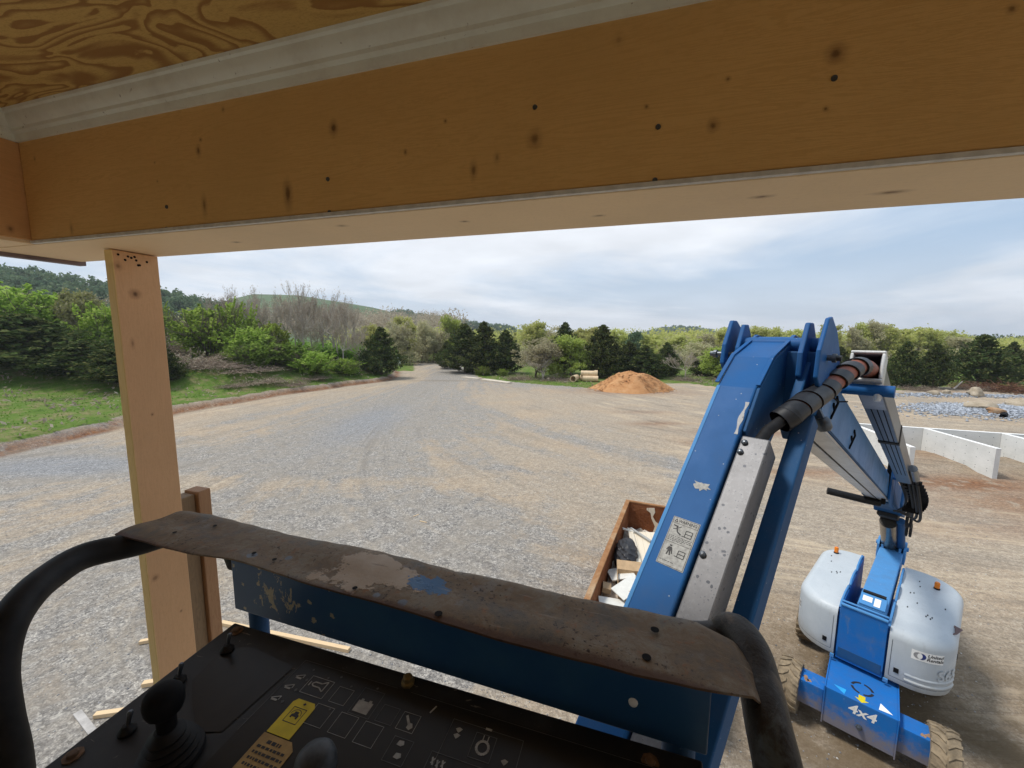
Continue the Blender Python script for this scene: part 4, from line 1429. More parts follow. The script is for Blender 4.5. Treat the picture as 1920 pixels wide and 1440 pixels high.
def spline(pts, n):
    out_ = []
    P = [pts[0] * 2 - pts[1]] + pts + [pts[-1] * 2 - pts[-2]]
    for i in range(1, len(P) - 2):
        for k in range(n):
            t = k / n
            a, b, c_, d_ = P[i - 1], P[i], P[i + 1], P[i + 2]
            out_.append(0.5 * ((2 * b) + (c_ - a) * t + (2 * a - 5 * b + 4 * c_ - d_) * t * t + (3 * b - a - 3 * c_ + d_) * t ** 3))
    out_.append(P[-2])
    return out_


sp = spline(hpts, 10)
m = MB(); m.tube(sp[6:], 0.055, 16); hb_ = m.build('hose_bundle', M['hose_red'], lift, smooth=40)
# spiral wrap ribbon
V, F = [], []
n = len(sp)
x = None
prev = None
rad = 0.062
turns = 7.6
fr = []
for i in range(n):
    T = (sp[min(i + 1, n - 1)] - sp[max(i - 1, 0)]).normalized()
    if x is None: x = T.cross(Vector((0, 0, 1))).normalized()
    x = (x - T * x.dot(T)).normalized()
    fr.append((sp[i], T, x.copy(), T.cross(x)))
NS = 400


def along(u):
    u = min(max(u, 0.0), 0.9999) * (n - 1)
    i = int(u); t = u - i
    a, b = fr[i], fr[i + 1]
    return a[0].lerp(b[0], t), a[2].lerp(b[2], t), a[3].lerp(b[3], t)


for i in range(NS + 1):
    u = i / NS * 0.80
    th = 2 * PI * turns * (i / NS) + 0.6
    wd_ = 0.094 if u < 0.38 else 0.058
    for side in (0, 1):
        for lay in (0, 1):
            uu = u + side * wd_
            p, xx, yy = along(uu)
            r_ = rad + (0.0 if lay == 0 else 0.006) - side * 0.003
            V.append(p + (xx * math.cos(th) + yy * math.sin(th)) * r_)
for i in range(NS):
    b = 4 * i
    F += [(b + 1, b + 5, b + 7, b + 3), (b, b + 2, b + 6, b + 4), (b, b + 4, b + 5, b + 1), (b + 2, b + 3, b + 7, b + 6)]
m = MB(); m.add(V, F); m.build('spiral_wrap', M['sleeve'], hb_, smooth=50)
m = MB(); m.tube(sp[0:10], [0.067] * 10, 20, False); m.tube(sp[0:10], [0.060] * 10, 20, False); m.build('wrap_end', M['sleeve'], hb_, smooth=50)
m = MB(); m.tube([Vector((7.95, 0.045, 6.72)), Vector((7.8, 0.06, 6.80)), hpts[1], hpts[2]], 0.03, 10); m.build('inner_hose', M['rubber'], hb_, smooth=50)
m = MB()
m.tube([(7.1, -0.01, 6.95), (7.05, 0.12, 6.85), (7.12, 0.17, 6.78)], 0.03, 8)
m.lathe([(0.03, 0), (0.045, 0.02), (0.045, 0.07), (0.03, 0.09)], (7.1, 0.17, 6.80), (0, 0.3, -1), 12)
m.build('hose_fitting', M['steel_dark'], lift, smooth=40)

# ---- basket: rail with its steel plate, tubes, control panel
pu = Vector((0.945, -0.326, 0)).normalized()
pv = Vector((0.326, 0.945, 0)).normalized()
PF = frame((-1.194, 1.147, 6.72), pu, pv, (0, 0, 1))
outl = [(0.0, 0.0), (0.16, 0.005), (0.30, 0.013), (0.452, 0.020), (0.75, 0.008), (1.077, -0.002), (1.35, -0.005), (1.57, -0.004), (1.66, 0.012), (1.70, 0.04), (1.712, 0.09), (1.705, 0.15), (1.66, 0.188), (1.30, 0.182), (0.965, 0.181), (0.90, 0.192), (0.55, 0.189), (0.20, 0.192), (0.05, 0.197), (0.015, 0.188), (0.03, 0.1)]
M_ = MB()
near_ = [(-0.002, 0.0, 0), (0.16, 0.004, 0), (0.30, 0.012, -.004), (0.40, 0.019, -.004), (0.452, 0.020, 0), (0.75, 0.008, 0), (1.077, -0.002, .002), (1.35, -0.005, 0), (1.50, -0.006, 0), (1.60, 0.002, 0), (1.655, 0.014, -.003), (1.695, 0.030, -.012), (1.712, 0.040, -.030)]
far_ = [(0.012, 0.190, 0), (0.13, 0.195, 0), (0.30, 0.192, 0), (0.40, 0.190, 0), (0.50, 0.189, 0), (0.78, 0.190, .004), (0.93, 0.192, .004), (1.05, 0.181, 0), (1.35, 0.182, 0), (1.52, 0.186, 0), (1.62, 0.190, -.002), (1.685, 0.170, -.012), (1.722, 0.140, -.034)]


def crv(tab, t):
    t = t * (len(tab) - 1); i = min(int(t), len(tab) - 2); f = t - i
    return Vector(tab[i]).lerp(Vector(tab[i + 1]), f)


NU, NV = 84, 12
rp = np.random.default_rng(12)
ph = rp.uniform(0, 6, 6)
V = []
for lay in (0, 1):
    for i in range(NU + 1):
        a, b = crv(near_, i / NU), crv(far_, i / NU)
        for j in range(NV + 1):
            t = j / NV
            p = a.lerp(b, t)
            u, v = p.x, p.y
            z = p.z + .0025 * math.sin(5 * u + ph[0]) * math.sin(9 * t + ph[1]) + .002 * math.sin(13 * u + ph[2] + 4 * t) - .010 * max(0, (t - .86) / .14) ** 1.5 - .003 * max(0, (.12 - t) / .12)
            if t < .01: v += .0012 * math.sin(31 * u + ph[3]) * math.sin(17 * u + ph[4])
            if t > .99: v += .003 * math.sin(23 * u + ph[5]) * math.sin(41 * u)
            V.append((u, v, z - (.005 if lay else 0)))
S_ = (NU + 1) * (NV + 1)
F = []
for i in range(NU):
    for j in range(NV):
        q_ = i * (NV + 1) + j
        F.append((q_, q_ + NV + 1, q_ + NV + 2, q_ + 1)); F.append((S_ + q_, S_ + q_ + 1, S_ + q_ + NV + 2, S_ + q_ + NV + 1))
edge_ = [i * (NV + 1) for i in range(NU + 1)] + [NU * (NV + 1) + j for j in range(1, NV + 1)] + [i * (NV + 1) + NV for i in range(NU - 1, -1, -1)] + [j for j in range(NV - 1, 0, -1)]
for i in range(len(edge_)):
    a, b = edge_[i], edge_[(i + 1) % len(edge_)]
    F.append((a, b, S_ + b, S_ + a))
M_.add(V, F)
plate = put(M_.build('rail_plate', M['rust'], lift, smooth=40), PF)
m = MB()
for u, v in ((0.50, 0.055), (0.58, 0.05), (0.865, 0.022), (1.095, 0.010), (1.535, 0.115), (1.52, 0.035), (0.17, 0.06), (0.24, 0.13)):
    m.lathe([(0.0085 if u > 1 else 0.006, 0), (0.0085 if u > 1 else 0.006, 0.0006)], (u, v, 0.0035), (0, 0, 1), 14)
build_split(m, 'drill_hole', M['black'], plate, 0.002)
fl = MB()
fl.box(0.455, 1.63, 0.022, 0.028, -0.150, -0.0065)
fl.box(0.455, 1.63, 0.028, 0.10, -0.150, -0.144)
flange = put(fl.build('rail_flange', M['flaked'], lift, 0.004), PF)
MB().lathe([(0.009, 0), (0.008, 0.003), (0.003, 0.005)], (1.50, 0.022, -0.085), (0, -1, 0), 12).build('rivet', M['white'], flange, smooth=50)
for u, v, r_, z1 in ((0.50, 0.055, 0.024, -0.55), (1.585, 0.05, 0.030, -1.70)):
    put(MB().tube([(u, v, -0.146), (u, v, z1)], r_, 16).build('rail_leg', M['blue_dark'], lift, smooth=40), PF)


def W2T(pts): return [tloc(Vector(p)) for p in pts]


lt = spline([Vector(p) for p in ((-0.86, 1.20, 6.60), (-0.92, 1.245, 6.64), (-1.0, 1.27, 6.665), (-1.09, 1.235, 6.675), (-1.145, 1.165, 6.678), ony(160, 1042, 1.075), ony(95, 1080, 0.985), ony(45, 1125, 0.905), ony(8, 1185, 0.84), ony(-8, 1265, 0.80), ony(0, 1350, 0.77), ony(18, 1445, 0.745), ony(30, 1640, 0.70))], 6)
MB().tube(W2T(lt), 0.036, 20).build('guard_rail', M['rubber'], lift, smooth=50)
rtp = spline([Vector(p) for p in ((0.02, 0.90, 6.63), (0.22, 0.86, 6.635), ony(1325, 1200, 0.82), ony(1372, 1183, 0.81), ony(1404, 1215, 0.755), ony(1424, 1280, 0.69), ony(1440, 1360, 0.62), ony(1462, 1460, 0.565), ony(1500, 1680, 0.50))], 6)
kt = NM('worn_black_tube')
M['tubewrap'] = kt.fin(kt.mix(kt.mr(kt.noise(14, 7, 0.7, 0.4), 0.5, 0.66), (0.022, 0.017, 0.013), kt.mix(kt.mr(kt.noise(5, 4, 0.6), 0.42, 0.62), (0.085, 0.06, 0.038), (0.07, 0.085, 0.09))), 0.5, 0.0, 0.3)
kt.bump(kt.noise(24, 6, 0.7), 0.5, 0.006)
MB().tube(W2T(rtp), 0.037, 20).build('guard_rail', M['tubewrap'], lift, smooth=50)
# basket floor and the rails beside and behind the viewer
fm = MB()
fm.box(0.0, 1.75, -0.75, 0.12, -1.15, -1.12)
put(fm.build('basket_floor', M['steel_dark'], lift), PF)

# control panel
qu = Vector((0.953, -0.303, 0)).normalized()
qv0 = Vector((-0.302, -0.952, -0.052)).normalized()
qw = qv0.cross(qu) * -1
if qw.z < 0: qw = -qw
QF = frame((-0.695, 0.932, 6.60), qu, -qv0, qw)
pm = MB()
pm.box(0.0, 1.075, -0.46, 0.0, -0.16, -0.003)
panel = put(pm.build('control_panel', M['panel'], lift, 0.003), QF)


def Q(name, mat, parent=None): return None


def qplate(name, u0, u1, v0, v1, h, mat, par=None, th=0.0012):
    return MB().box(u0, u1, -v1, -v0, h - th, h).build(name, mat, par or panel)


qplate('panel_film', 0.262, 1.05, 0.036, 0.455, -0.0005, M['decal_black'], th=0.0022)
m = MB()
m.add([(0.055, -0.075, -0.0016), (0.11, -0.045, -0.0016), (0.25, -0.06, -0.0016), (0.235, -0.21, -0.0016), (0.19, -0.225, -0.0016), (0.13, -0.19, -0.0016), (0.07, -0.15, -0.0016)], [(0, 1, 2, 3, 4, 5, 6)])
m.build('worn_film', M['decal_black'], panel)
HS = 0.0004


def outline(m, u0, u1, v0, v1, w=0.0011, sk=0.0):
    for a in ((u0, v0, u1, v0 + w), (u0, v1 - w, u1, v1), (u0, v0 + w, u0 + w, v1 - w), (u1 - w, v0 + w, u1, v1 - w)):
        m.add([(a[0], -a[1], HS), (a[2], -a[1], HS), (a[2], -a[3], HS), (a[0], -a[3], HS)], [(0, 1, 2, 3)])


def qseg(m, p, q, w=0.0022):
    a, b = Vector((p[0], -p[1])), Vector((q[0], -q[1]))
    t = (b - a).normalized(); n = Vector((-t.y, t.x)) * w / 2
    m.add([(k.x, k.y, HS + 0.0001) for k in (a + n, b + n, b - n, a - n)], [(0, 1, 2, 3)])


def qpoly(m, pts): m.add([(p[0], -p[1], HS + 0.0001) for p in pts], [list(range(len(pts)))])


bright, dim = MB(), MB()
outline(bright, .310, .366, .066, .105)
horn = [(.322, .082), (.327, .077), (.343, .077), (.354, .070), (.354, .092), (.343, .086), (.327, .086), (.322, .082)]
for i in range(7): qseg(bright, horn[i], horn[i + 1], .0026)
qseg(bright, (.317, .078), (.317, .088), .003)
outline(bright, .382, .418, .070, .104, .0008)
outline(dim, .434, .482, .057, .112)
qpoly(bright, [(.440, .083), (.444, .083), (.444, .079), (.450, .079), (.450, .083), (.462, .083), (.462, .079), (.468, .079), (.468, .083), (.473, .083), (.473, .106), (.440, .106)])
outline(dim, .494, .530, .076, .110)
outline(bright, .540, .576, .077, .111, .0008)
qseg(bright, (.549, .083), (.562, .098), .0045); qpoly(bright, [(.560, .094), (.567, .094), (.571, .101), (.566, .107), (.559, .104)])
qseg(bright, (.588, .066), (.594, .050), .003)
for (u, v) in ((.387, .133), (.444, .134), (.500, .135)): outline(bright, u - .020, u + .020, v - .020, v + .020, .0008)
outline(dim, .637, .775, .062, .150)
outline(dim, .688, .728, .072, .116)
ringp = [(.708 + .011 * math.cos(a_), .095 + .011 * math.sin(a_)) for a_ in [i * PI / 8 for i in range(17)]]
for i in range(16): qseg(bright, ringp[i], ringp[i + 1], .0045)
qseg(bright, (.704, .084), (.704, .074), .0018); qseg(bright, (.713, .084), (.713, .074), .0018); qseg(bright, (.702, .062), (.714, .062), .004)
for u, v in ((.655, .078), (.655, .089), (.752, .105)):
    qpoly(bright, [(u - .006, v), (u, v - .004), (u + .007, v - .002), (u + .004, v + .003), (u + .001, v + .006), (u - .003, v + .003)])
outline(dim, .548, .588, .122, .165)
for u, v in ((.566, .132), (.572, .152)): qpoly(bright, [(u - .007, v + .003), (u - .005, v - .005), (u + .004, v - .006), (u + .007, v), (u + .002, v + .004)])
outline(dim, .625, .80, .125, .19)
for u, v in ((.632, .140), (.642, .142), (.651, .140)): qseg(bright, (u, v - .006), (u + .004, v + .006), .003); qseg(bright, (u + .005, v - .005), (u, v + .004), .002)
for u, v in ((.287, .075), (.283, .100), (.278, .128)):
    qseg(bright, (u - .012, v + .003), (u + .006, v - .005), .002); qseg(bright, (u - .010, v + .005), (u + .004, v + .005), .004)
    qseg(bright, (u + .006, v - .005), (u + .006, v + .003), .002)
    qpoly(dim, [(u + .014, v + .003), (u + .018, v), (u + .021, v + .004), (u + .017, v + .008)])
for u, v in ((.300, .055), (.370, .052), (.345, .062), (.405, .064), (.460, .052), (.398, .117)):
    qpoly(dim, [(u - .003, v), (u, v - .003), (u + .003, v), (u, v + .003)])
# edge line of the film
for a, b in (((.264, .040), (.50, .039)), ((.264, .040), (.262, .20)), ((.53, .039), (1.04, .039))): qseg(dim, a, b, .0012)
build_split(bright, 'panel_symbol', M['sym'], panel, 0.0035)
build_split(dim, 'panel_symbol', M['sym_dim'], panel, 0.0035)
ty = MB()
ty.add([(u, -v, HS + .0002) for u, v in ((.316, .125), (.322, .117), (.362, .117), (.369, .125), (.369, .186), (.316, .186))], [(0, 1, 2, 3, 4, 5)])
tagy = ty.build('yellow_tag', M['yellow'], panel)
m = MB()
HS0 = HS; HS = HS + 0.0004
outline(m, .327, .358, .132, .162, .0014)
qpoly(m, [(.334, .152), (.334, .146), (.338, .144), (.338, .140), (.347, .140), (.347, .144), (.351, .146), (.351, .153), (.347, .153), (.347, .150), (.338, .150), (.338, .153)])
pr = [(.3425 + .011 * math.cos(a_), .146 - .010 * math.sin(a_)) for a_ in [i * PI / 8 for i in range(9)]]
for i in range(8): qseg(m, pr[i], pr[i + 1], .0012)
qpoly(m, [(.340, .124), (.344, .121), (.348, .124), (.344, .127)])
m.build('icon', M['ink'], tagy)
HS = HS0
tl = MB()
tl.add([(u, -v, HS + .0003) for u, v in ((.314, .188), (.378, .188), (.392, .200), (.392, .34), (.314, .34))], [(0, 1, 2, 3, 4)])
tan = tl.build('instruction_label', M['tan_tag'], panel)
m = MB(); HS = HS0 + 0.0006
rr = random.Random(2)
for i in range(11):
    v = .200 + i * .0098
    u = .322 if i else .334
    if i in (5,): continue
    while u < (.384 if i else .362):
        L_ = rr.uniform(.003, .009)
        qseg(m, (u, v), (min(u + L_, .387), v), .0042 if i else .006); u += L_ + .0022
m.build('small_print', M['ink'], tan)
HS = HS0


def joystick(u, v, knob_mat, lean=(0, 0)):
    m = MB()
    m.lathe([(0.050, 0), (0.049, 0.008), (0.043, 0.011), (0.045, 0.017), (0.038, 0.021), (0.040, 0.027), (0.032, 0.031), (0.034, 0.037), (0.026, 0.041), (0.028, 0.047), (0.020, 0.052), (0.016, 0.058)], (u, -v, -0.001), (0, 0, 1), 26)
    j = m.build('joystick', M['rubber'], panel, smooth=40)
    ax = Vector((lean[0], lean[1], 1)).normalized()
    m = MB()
    m.lathe([(0.014, 0.05), (0.0145, 0.078), (0.019, 0.084), (0.025, 0.090), (0.0285, 0.100), (0.0295, 0.112), (0.027, 0.123), (0.021, 0.130), (0.010, 0.1335), (0.002, 0.134)], (u, -v, 0), ax, 26)
    m.build('knob', knob_mat, j, smooth=50)
    return j


M['knobgrey'] = plain('worn_grey_knob', (0.042, 0.047, 0.054), 0.55, 0, 0.6, 30, .3)
joystick(0.192, 0.268, M['black'], (0.0, 0.04))
jq = QF.inverted() @ hit(605, 1545, QF @ Vector((0, 0, 0)), qw)
joystick(jq.x, -jq.y, M['knobgrey'])
for u, v in ((0.066, 0.070), (0.045, 0.160), (0.066, 0.262)):
    m = MB(); m.lathe([(0.014, 0), (0.0145, 0.004), (0.009, 0.010), (0.006, 0.014)], (u, -v, -0.002), (0, 0, 1), 14)
    tg = m.build('toggle_switch', M['rubber'], panel, smooth=40)
    m = MB(); m.lathe([(0.0032, 0.010), (0.0045, 0.028), (0.005, 0.034), (0.003, 0.037)], (u, -v, 0), (0.1, 0.25, 1), 12)
    m.build('lever', M['steel_dark'], tg, smooth=50)
M['rustbolt'] = plain('rusty_bolt', (0.13, 0.075, 0.04), 0.7, 0, 0.4, 60)
for u, v in ((0.031, 0.020), (0.024, 0.318), (0.99, 0.03)):
    MB().lathe([(0.015, 0), (0.015, 0.002), (0.0085, 0.0025), (0.0085, 0.007), (0.006, 0.008)], (u, -v, -0.003), (0, 0, 1), 8).build('bolt', M['rustbolt'], panel)
MB().lathe([(0.014, 0), (0.014, 0.006), (0.010, 0.008), (0.010, 0.016), (0.006, 0.018)], (0.511, -0.020, -0.003), (0, 0, 1), 8).build('brass_nut', plain('dull_brass', (0.20, 0.15, 0.06), 0.5, 0.5), panel)

# ================================================================== GROUND
LB = np.array([(-30.0, -60), (-30.5, 5), (-31.0, 22), (-30.6, 30), (-31.2, 37), (-27.5, 49), (-23.5, 57), (-19.6, 64.5), (-20.5, 72), (-27.0, 92), (-40, 118), (-70, 150), (-120, 200)], float)


def left_of(x, y):
    """signed distance to the left edge of the lot (positive on the bank)"""
    x = np.asarray(x, float); y = np.asarray(y, float)
    best = np.full(x.shape, 1e9); sg = np.ones(x.shape)
    for i in range(len(LB) - 1):
        a, b = LB[i], LB[i + 1]
        d = b - a; L2 = (d ** 2).sum()
        t = np.clip(((x - a[0]) * d[0] + (y - a[1]) * d[1]) / L2, 0, 1)
        px, py = a[0] + t * d[0], a[1] + t * d[1]
        ds = np.hypot(x - px, y - py)
        cr = d[0] * (y - a[1]) - d[1] * (x - a[0])
        m = ds < best
        best = np.where(m, ds, best); sg = np.where(m, np.sign(cr), sg)
    return best * np.where(sg == 0, 1, sg)


def wob(x, y, s=1.0):
    return (np.sin(x * .31 * s + y * .17 * s) + np.sin(x * .13 * s - y * .41 * s + 1.3) + np.sin(x * .77 * s + y * .63 * s + .4) * .5 + np.sin(x * 1.3 * s - y * 1.1 * s) * .35) / 2.85


def smooth(t): t = np.clip(t, 0, 1); return t * t * (3 - 2 * t)


def height(x, y):
    x = np.asarray(x, float); y = np.asarray(y, float)
    s = left_of(x, y) + 0.35 * wob(x, y, 2.0)
    h = 0.55 * smooth(s / 0.9) + 0.055 * np.clip(s, 0, 60) + 0.25 * smooth(s / 6) * wob(x, y, 1.0)
    h = h + 2.1 * smooth((y - 40) / 11) * smooth((s - 1.2) / 9) * smooth((95 - y) / 25)
    h = np.where(s > 0, h, 0.0)
    h = h - 0.10 * np.exp(-((s + 0.5) / 0.5) ** 2)
    h = h + 0.035 * wob(x * 1.4, y * 0.9, 1.2)
    # dirt heaped inside the foundation walls
    u = (x - 22.7) * .937 - (y - 26.3) * .35
    v = -(x - 22.7) * .33 - (y - 26.3) * .944
    ins = smooth((u - .2) / .8) * smooth((8.5 - u) / .8) * smooth((v - .1) / .5) * smooth((4.4 - v) / 1.2)
    h = h + ins * (0.26 + 0.06 * wob(x * 2, y * 2))
    # low heap of loose stone at the right
    h = h + 0.45 * np.exp(-(((x - 49) / 6) ** 2 + ((y - 39.5) / 3) ** 2)) + 0.3 * np.exp(-(((x - 54) / 7) ** 2 + ((y - 50) / 1.4) ** 2))
    return h


def inpoly(x, y, poly):
    c = np.zeros(x.shape, bool)
    n = len(poly)
    for i in range(n):
        x0, y0 = poly[i]; x1, y1 = poly[(i + 1) % n]
        cond = ((y0 > y) != (y1 > y)) & (x < (x1 - x0) * (y - y0) / (y1 - y0 + 1e-12) + x0)
        c ^= cond
    return c


GRASS = [[(-14, 96), (-10.5, 79), (-7, 70.5), (-2.0, 64.5), (5, 58.5), (11.2, 55.5), (12.2, 58), (12, 64), (6, 68), (0, 74), (-4, 82), (-8, 96)],
         [(28, 60), (31, 54.5), (37, 53.6), (46, 54), (60, 56), (60, 75), (30, 76)], [(70, 62), (74, 56), (88, 55), (120, 70), (120, 90), (66, 75)]]
xs = np.concatenate([[-2500, -1200, -600, -350, -220], np.arange(-160, -46, 3.0), np.arange(-46, -12, 0.55), np.arange(-12, 70, 0.8), np.arange(70, 170, 3.0), [220, 350, 600, 1200, 2500]])
ys = np.concatenate([[-1500, -500, -150, -60], np.arange(-24, 5, 2.0), np.arange(5, 100, 0.7), np.arange(100, 190, 3.0), [230, 350, 600, 1200, 2600]])
GX, GY = np.meshgrid(xs, ys)
GZ = height(GX, GY)
far = np.maximum(np.abs(GX), np.abs(GY)) > 165
GZ = np.where(far, np.minimum(GZ, 3.0), GZ)
nx, ny = len(xs), len(ys)
V = np.stack([GX.ravel(), GY.ravel(), GZ.ravel()], 1)
ii = np.arange((ny - 1) * (nx - 1)); r_, c_ = ii // (nx - 1), ii % (nx - 1)
F = np.stack([r_ * nx + c_, r_ * nx + c_ + 1, (r_ + 1) * nx + c_ + 1, (r_ + 1) * nx + c_], 1)
ground = raw_mesh('ground', V, F, M['ground'])
tag(ground, 'gravel and bare dirt lot with wheel tracks, grass bank at its left', None, None, 'structure')
ground.data.shade_smooth()
X_, Y_ = GX.ravel(), GY.ravel()
SD = left_of(X_, Y_) + 0.35 * wob(X_, Y_, 2.0)
grass = smooth((SD - 0.55) / 0.5)
for g in GRASS: grass = np.maximum(grass, inpoly(X_ + 0.5 * wob(X_, Y_, 2), Y_ + 0.5 * wob(Y_, X_, 2), g) * 0.9)
edge_y = np.interp(X_, [-60, -9, -2, 11, 18, 30, 46, 60, 75, 110, 200], [85, 78, 65.5, 57, 61, 61, 56, 58.5, 57, 60, 60])
grass = np.maximum(grass, smooth((Y_ - edge_y) / 1.5) * 0.9)
grass = np.where((np.abs(X_ + 14 - (80 - Y_) * .25) < 5.5) & (Y_ > 62) & (Y_ < 110) & (SD < 0.2), 0, grass)
red = np.exp(-((SD - 0.10) / 0.36) ** 2)
for cx, cy, rx, ry, a in ((27, 17, 7, 1.6, .9), (23, 19.5, 4, 1.2, .9), (24, 24, 3, 1.5, .35), (18, 30, 3.5, 1.2, .8), (14.5, 27, 2.4, 1, .7), (16, 21, 4, .7, .55), (30, 15.5, 8, 1.3, .8), (12, 33, 2.5, .8, .5), (21, 14.5, 5, .5, .5), (16, 52.5, 7, 3, .6), (12.8, 38, 3, .8, .35), (60, 53, 3, 2, .4), (.35, 10.2, .35, .3, .6)):
    red = np.maximum(red, a * np.exp(-(((X_ - cx) / rx) ** 2 + ((Y_ - cy) / ry) ** 2)))
dirt = 0.06 + 0.80 * smooth((X_ - 2 - 0.10 * Y_) / 9) + 0.75 * np.exp(-((SD + 3.0) / 2.6) ** 2) * (Y_ > 30) - 0.22 * np.exp(-((X_ + 6 + 0.04 * Y_) / 5) ** 2)
dirt += 0.5 * np.exp(-(((X_ + 14) / 16) ** 2 + ((Y_ - 19) / 1.3) ** 2)) + 0.35 * np.exp(-(((X_ - 4) / 14) ** 2 + ((Y_ - 46) / 6) ** 2))
loose = np.exp(-(((X_ + 25) / 8) ** 2 + ((Y_ - 21.5) / 3.2) ** 2)) + 0.9 * np.exp(-(((X_ + 12) / 5) ** 2 + ((Y_ - 33) / 14) ** 2)) + .5 * np.exp(-(((X_ + 3) / 4) ** 2 + ((Y_ - 12) / 6) ** 2))
loose += 1.3 * np.exp(-(((X_ - 49) / 7) ** 2 + ((Y_ - 39.5) / 3.2) ** 2)) + .7 * np.exp(-(((X_ - 55) / 8) ** 2 + ((Y_ - 49.5) / 1.4) ** 2)) + .8 * np.exp(-(((X_ - 9.5) / 2) ** 2 + ((Y_ - 19) / 8) ** 2)) + .4 * np.exp(-(((X_ + 12) / 4) ** 2 + ((Y_ - 70) / 20) ** 2))
dark_brown = 0.78 * np.exp(-(((X_ - 6.4) / 3.4) ** 2 + ((Y_ - 6.4) / 3.6) ** 2)) + .5 * np.exp(-(((X_ - 10) / 3) ** 2 + ((Y_ - 7) / 3) ** 2)) + .35 * np.exp(-(((X_ - 30) / 9) ** 2 + ((Y_ - 22) / 5) ** 2)) + .5 * np.exp(-((SD + .4) / .35) ** 2) + .45 * np.exp(-(((X_ + 11) / 7) ** 2 + ((Y_ - 63.5) / .8) ** 2))
ln_u = (X_ + 13.5) * (Y_ - 5.0) / 40.0
lane = np.stack([np.sign(ln_u) * np.log1p(np.abs(ln_u)), (Y_ ** 2 - X_ ** 2) / (20 + np.hypot(X_, Y_)), np.zeros_like(X_)], 1)
at = ground.data.attributes.new('lane', 'FLOAT_VECTOR', 'POINT')
at.data.foreach_set('vector', lane.astype(np.float32).ravel())
for nm, arr in (('dirt', dirt), ('red', np.clip(red, 0, 1)), ('grass', np.clip(grass, 0, 1)), ('loose', np.clip(loose, 0, 1.3)), ('dark_brown', np.clip(dark_brown, 0, .95))):
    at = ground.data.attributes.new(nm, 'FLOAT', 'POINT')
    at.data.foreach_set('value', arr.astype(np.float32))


def gz(x, y): return float(height(np.array([x]), np.array([y]))[0])


# ================================================================== FOLIAGE GENERATORS
def quads(C, size, rng, up_bias=0.0, elong=1.0):
    """leaf-clump quads at centres C with random tilts"""
    n = len(C)
    N = rng.normal(size=(n, 3)); N[:, 2] += up_bias
    N /= np.linalg.norm(N, axis=1)[:, None]
    A = np.cross(N, rng.normal(size=(n, 3))); A /= np.linalg.norm(A, axis=1)[:, None]
    B = np.cross(N, A)
    s = size * rng.uniform(0.6, 1.4, n) if np.isscalar(size) else size * rng.uniform(.7, 1.3, n)
    A = A * (s * elong)[:, None]; B = B * s[:, None]
    P = np.stack([C - A - B * .35, C + A * .2 - B, C + A + B * .35, C - A * .2 + B], 1).reshape(-1, 3)
    return P, np.arange(4 * n).reshape(n, 4)


def crown_clumps(rng, n_cl, per, rx, rz, z0, clr, shell=0.55, taper=0.0):
    """clump centres spread through an ellipsoid (more near its skin), leaves round each"""
    out_ = []
    for i in range(n_cl):
        while True:
            p = rng.uniform(-1, 1, 3)
            r_ = np.linalg.norm(p)
            if shell * rng.uniform() < r_ <= 1: break
        w = 1 - taper * (p[2] + 1) / 2
        c = np.array([p[0] * rx * w, p[1] * rx * w, z0 + (p[2] + 1) / 2 * rz])
        k = int(per * rng.uniform(.5, 1.4))
        d = rng.normal(size=(k, 3)); d /= np.linalg.norm(d, axis=1)[:, None]
        d *= (rng.uniform(0, 1, k) ** .5)[:, None] * clr * rng.uniform(.6, 1.3)
        d[:, 2] *= .7
        out_.append(c + d)
    return np.concatenate(out_)


class Tw:
    """tapered twig and limb builder (numpy prisms)"""
    def __init__(self): self.V, self.F, self.n = [], [], 0

    def seg(self, a, b, r0, r1, k=4):
        d = b - a; L = np.linalg.norm(d)
        if L < 1e-6: return
        d = d / L
        h = np.array([0, 0, 1.]) if abs(d[2]) < .9 else np.array([1., 0, 0])
        x = np.cross(d, h); x /= np.linalg.norm(x); y = np.cross(d, x)
        for p, r_ in ((a, r0), (b, r1)):
            for i in range(k):
                t = 2 * PI * i / k
                self.V.append(p + (x * math.cos(t) + y * math.sin(t)) * r_)
        o = self.n
        for i in range(k):
            j = (i + 1) % k
            self.F.append((o + i, o + j, o + k + j, o + k + i))
        self.n += 2 * k

    def grow(self, rng, p, d, L, r, depth, spread=.55, ratio=.74, tips=None, up_=.12, kids=(2, 3)):
        n = 3 if depth > 1 else 2
        q = p
        for i in range(n):
            d = d + rng.normal(size=3) * .12; d[2] += up_ * .3; d /= np.linalg.norm(d)
            q2 = q + d * L / n
            self.seg(q, q2, r * (1 - .3 * i / n), r * (1 - .3 * (i + 1) / n), 5 if depth > 2 else 3)
            if depth > 0 and i < n - 1 and rng.uniform() < .6:
                dd = d + rng.normal(size=3) * spread * 1.2; dd[2] += up_; dd /= np.linalg.norm(dd)
                self.grow(rng, q2, dd, L * ratio * .8, r * .5, depth - 1, spread, ratio, tips, up_, kids)
            q = q2
        if tips is not None and depth <= 1: tips.append(q)
        if depth > 0:
            for k in range(rng.integers(kids[0], kids[1] + 1)):
                dd = d + rng.normal(size=3) * spread; dd[2] += up_; dd /= np.linalg.norm(dd)
                self.grow(rng, q, dd, L * ratio * rng.uniform(.8, 1.15), r * .62, depth - 1, spread, ratio, tips, up_, kids)

    def arr(self): return np.array(self.V), np.array(self.F)


PROTO = {}


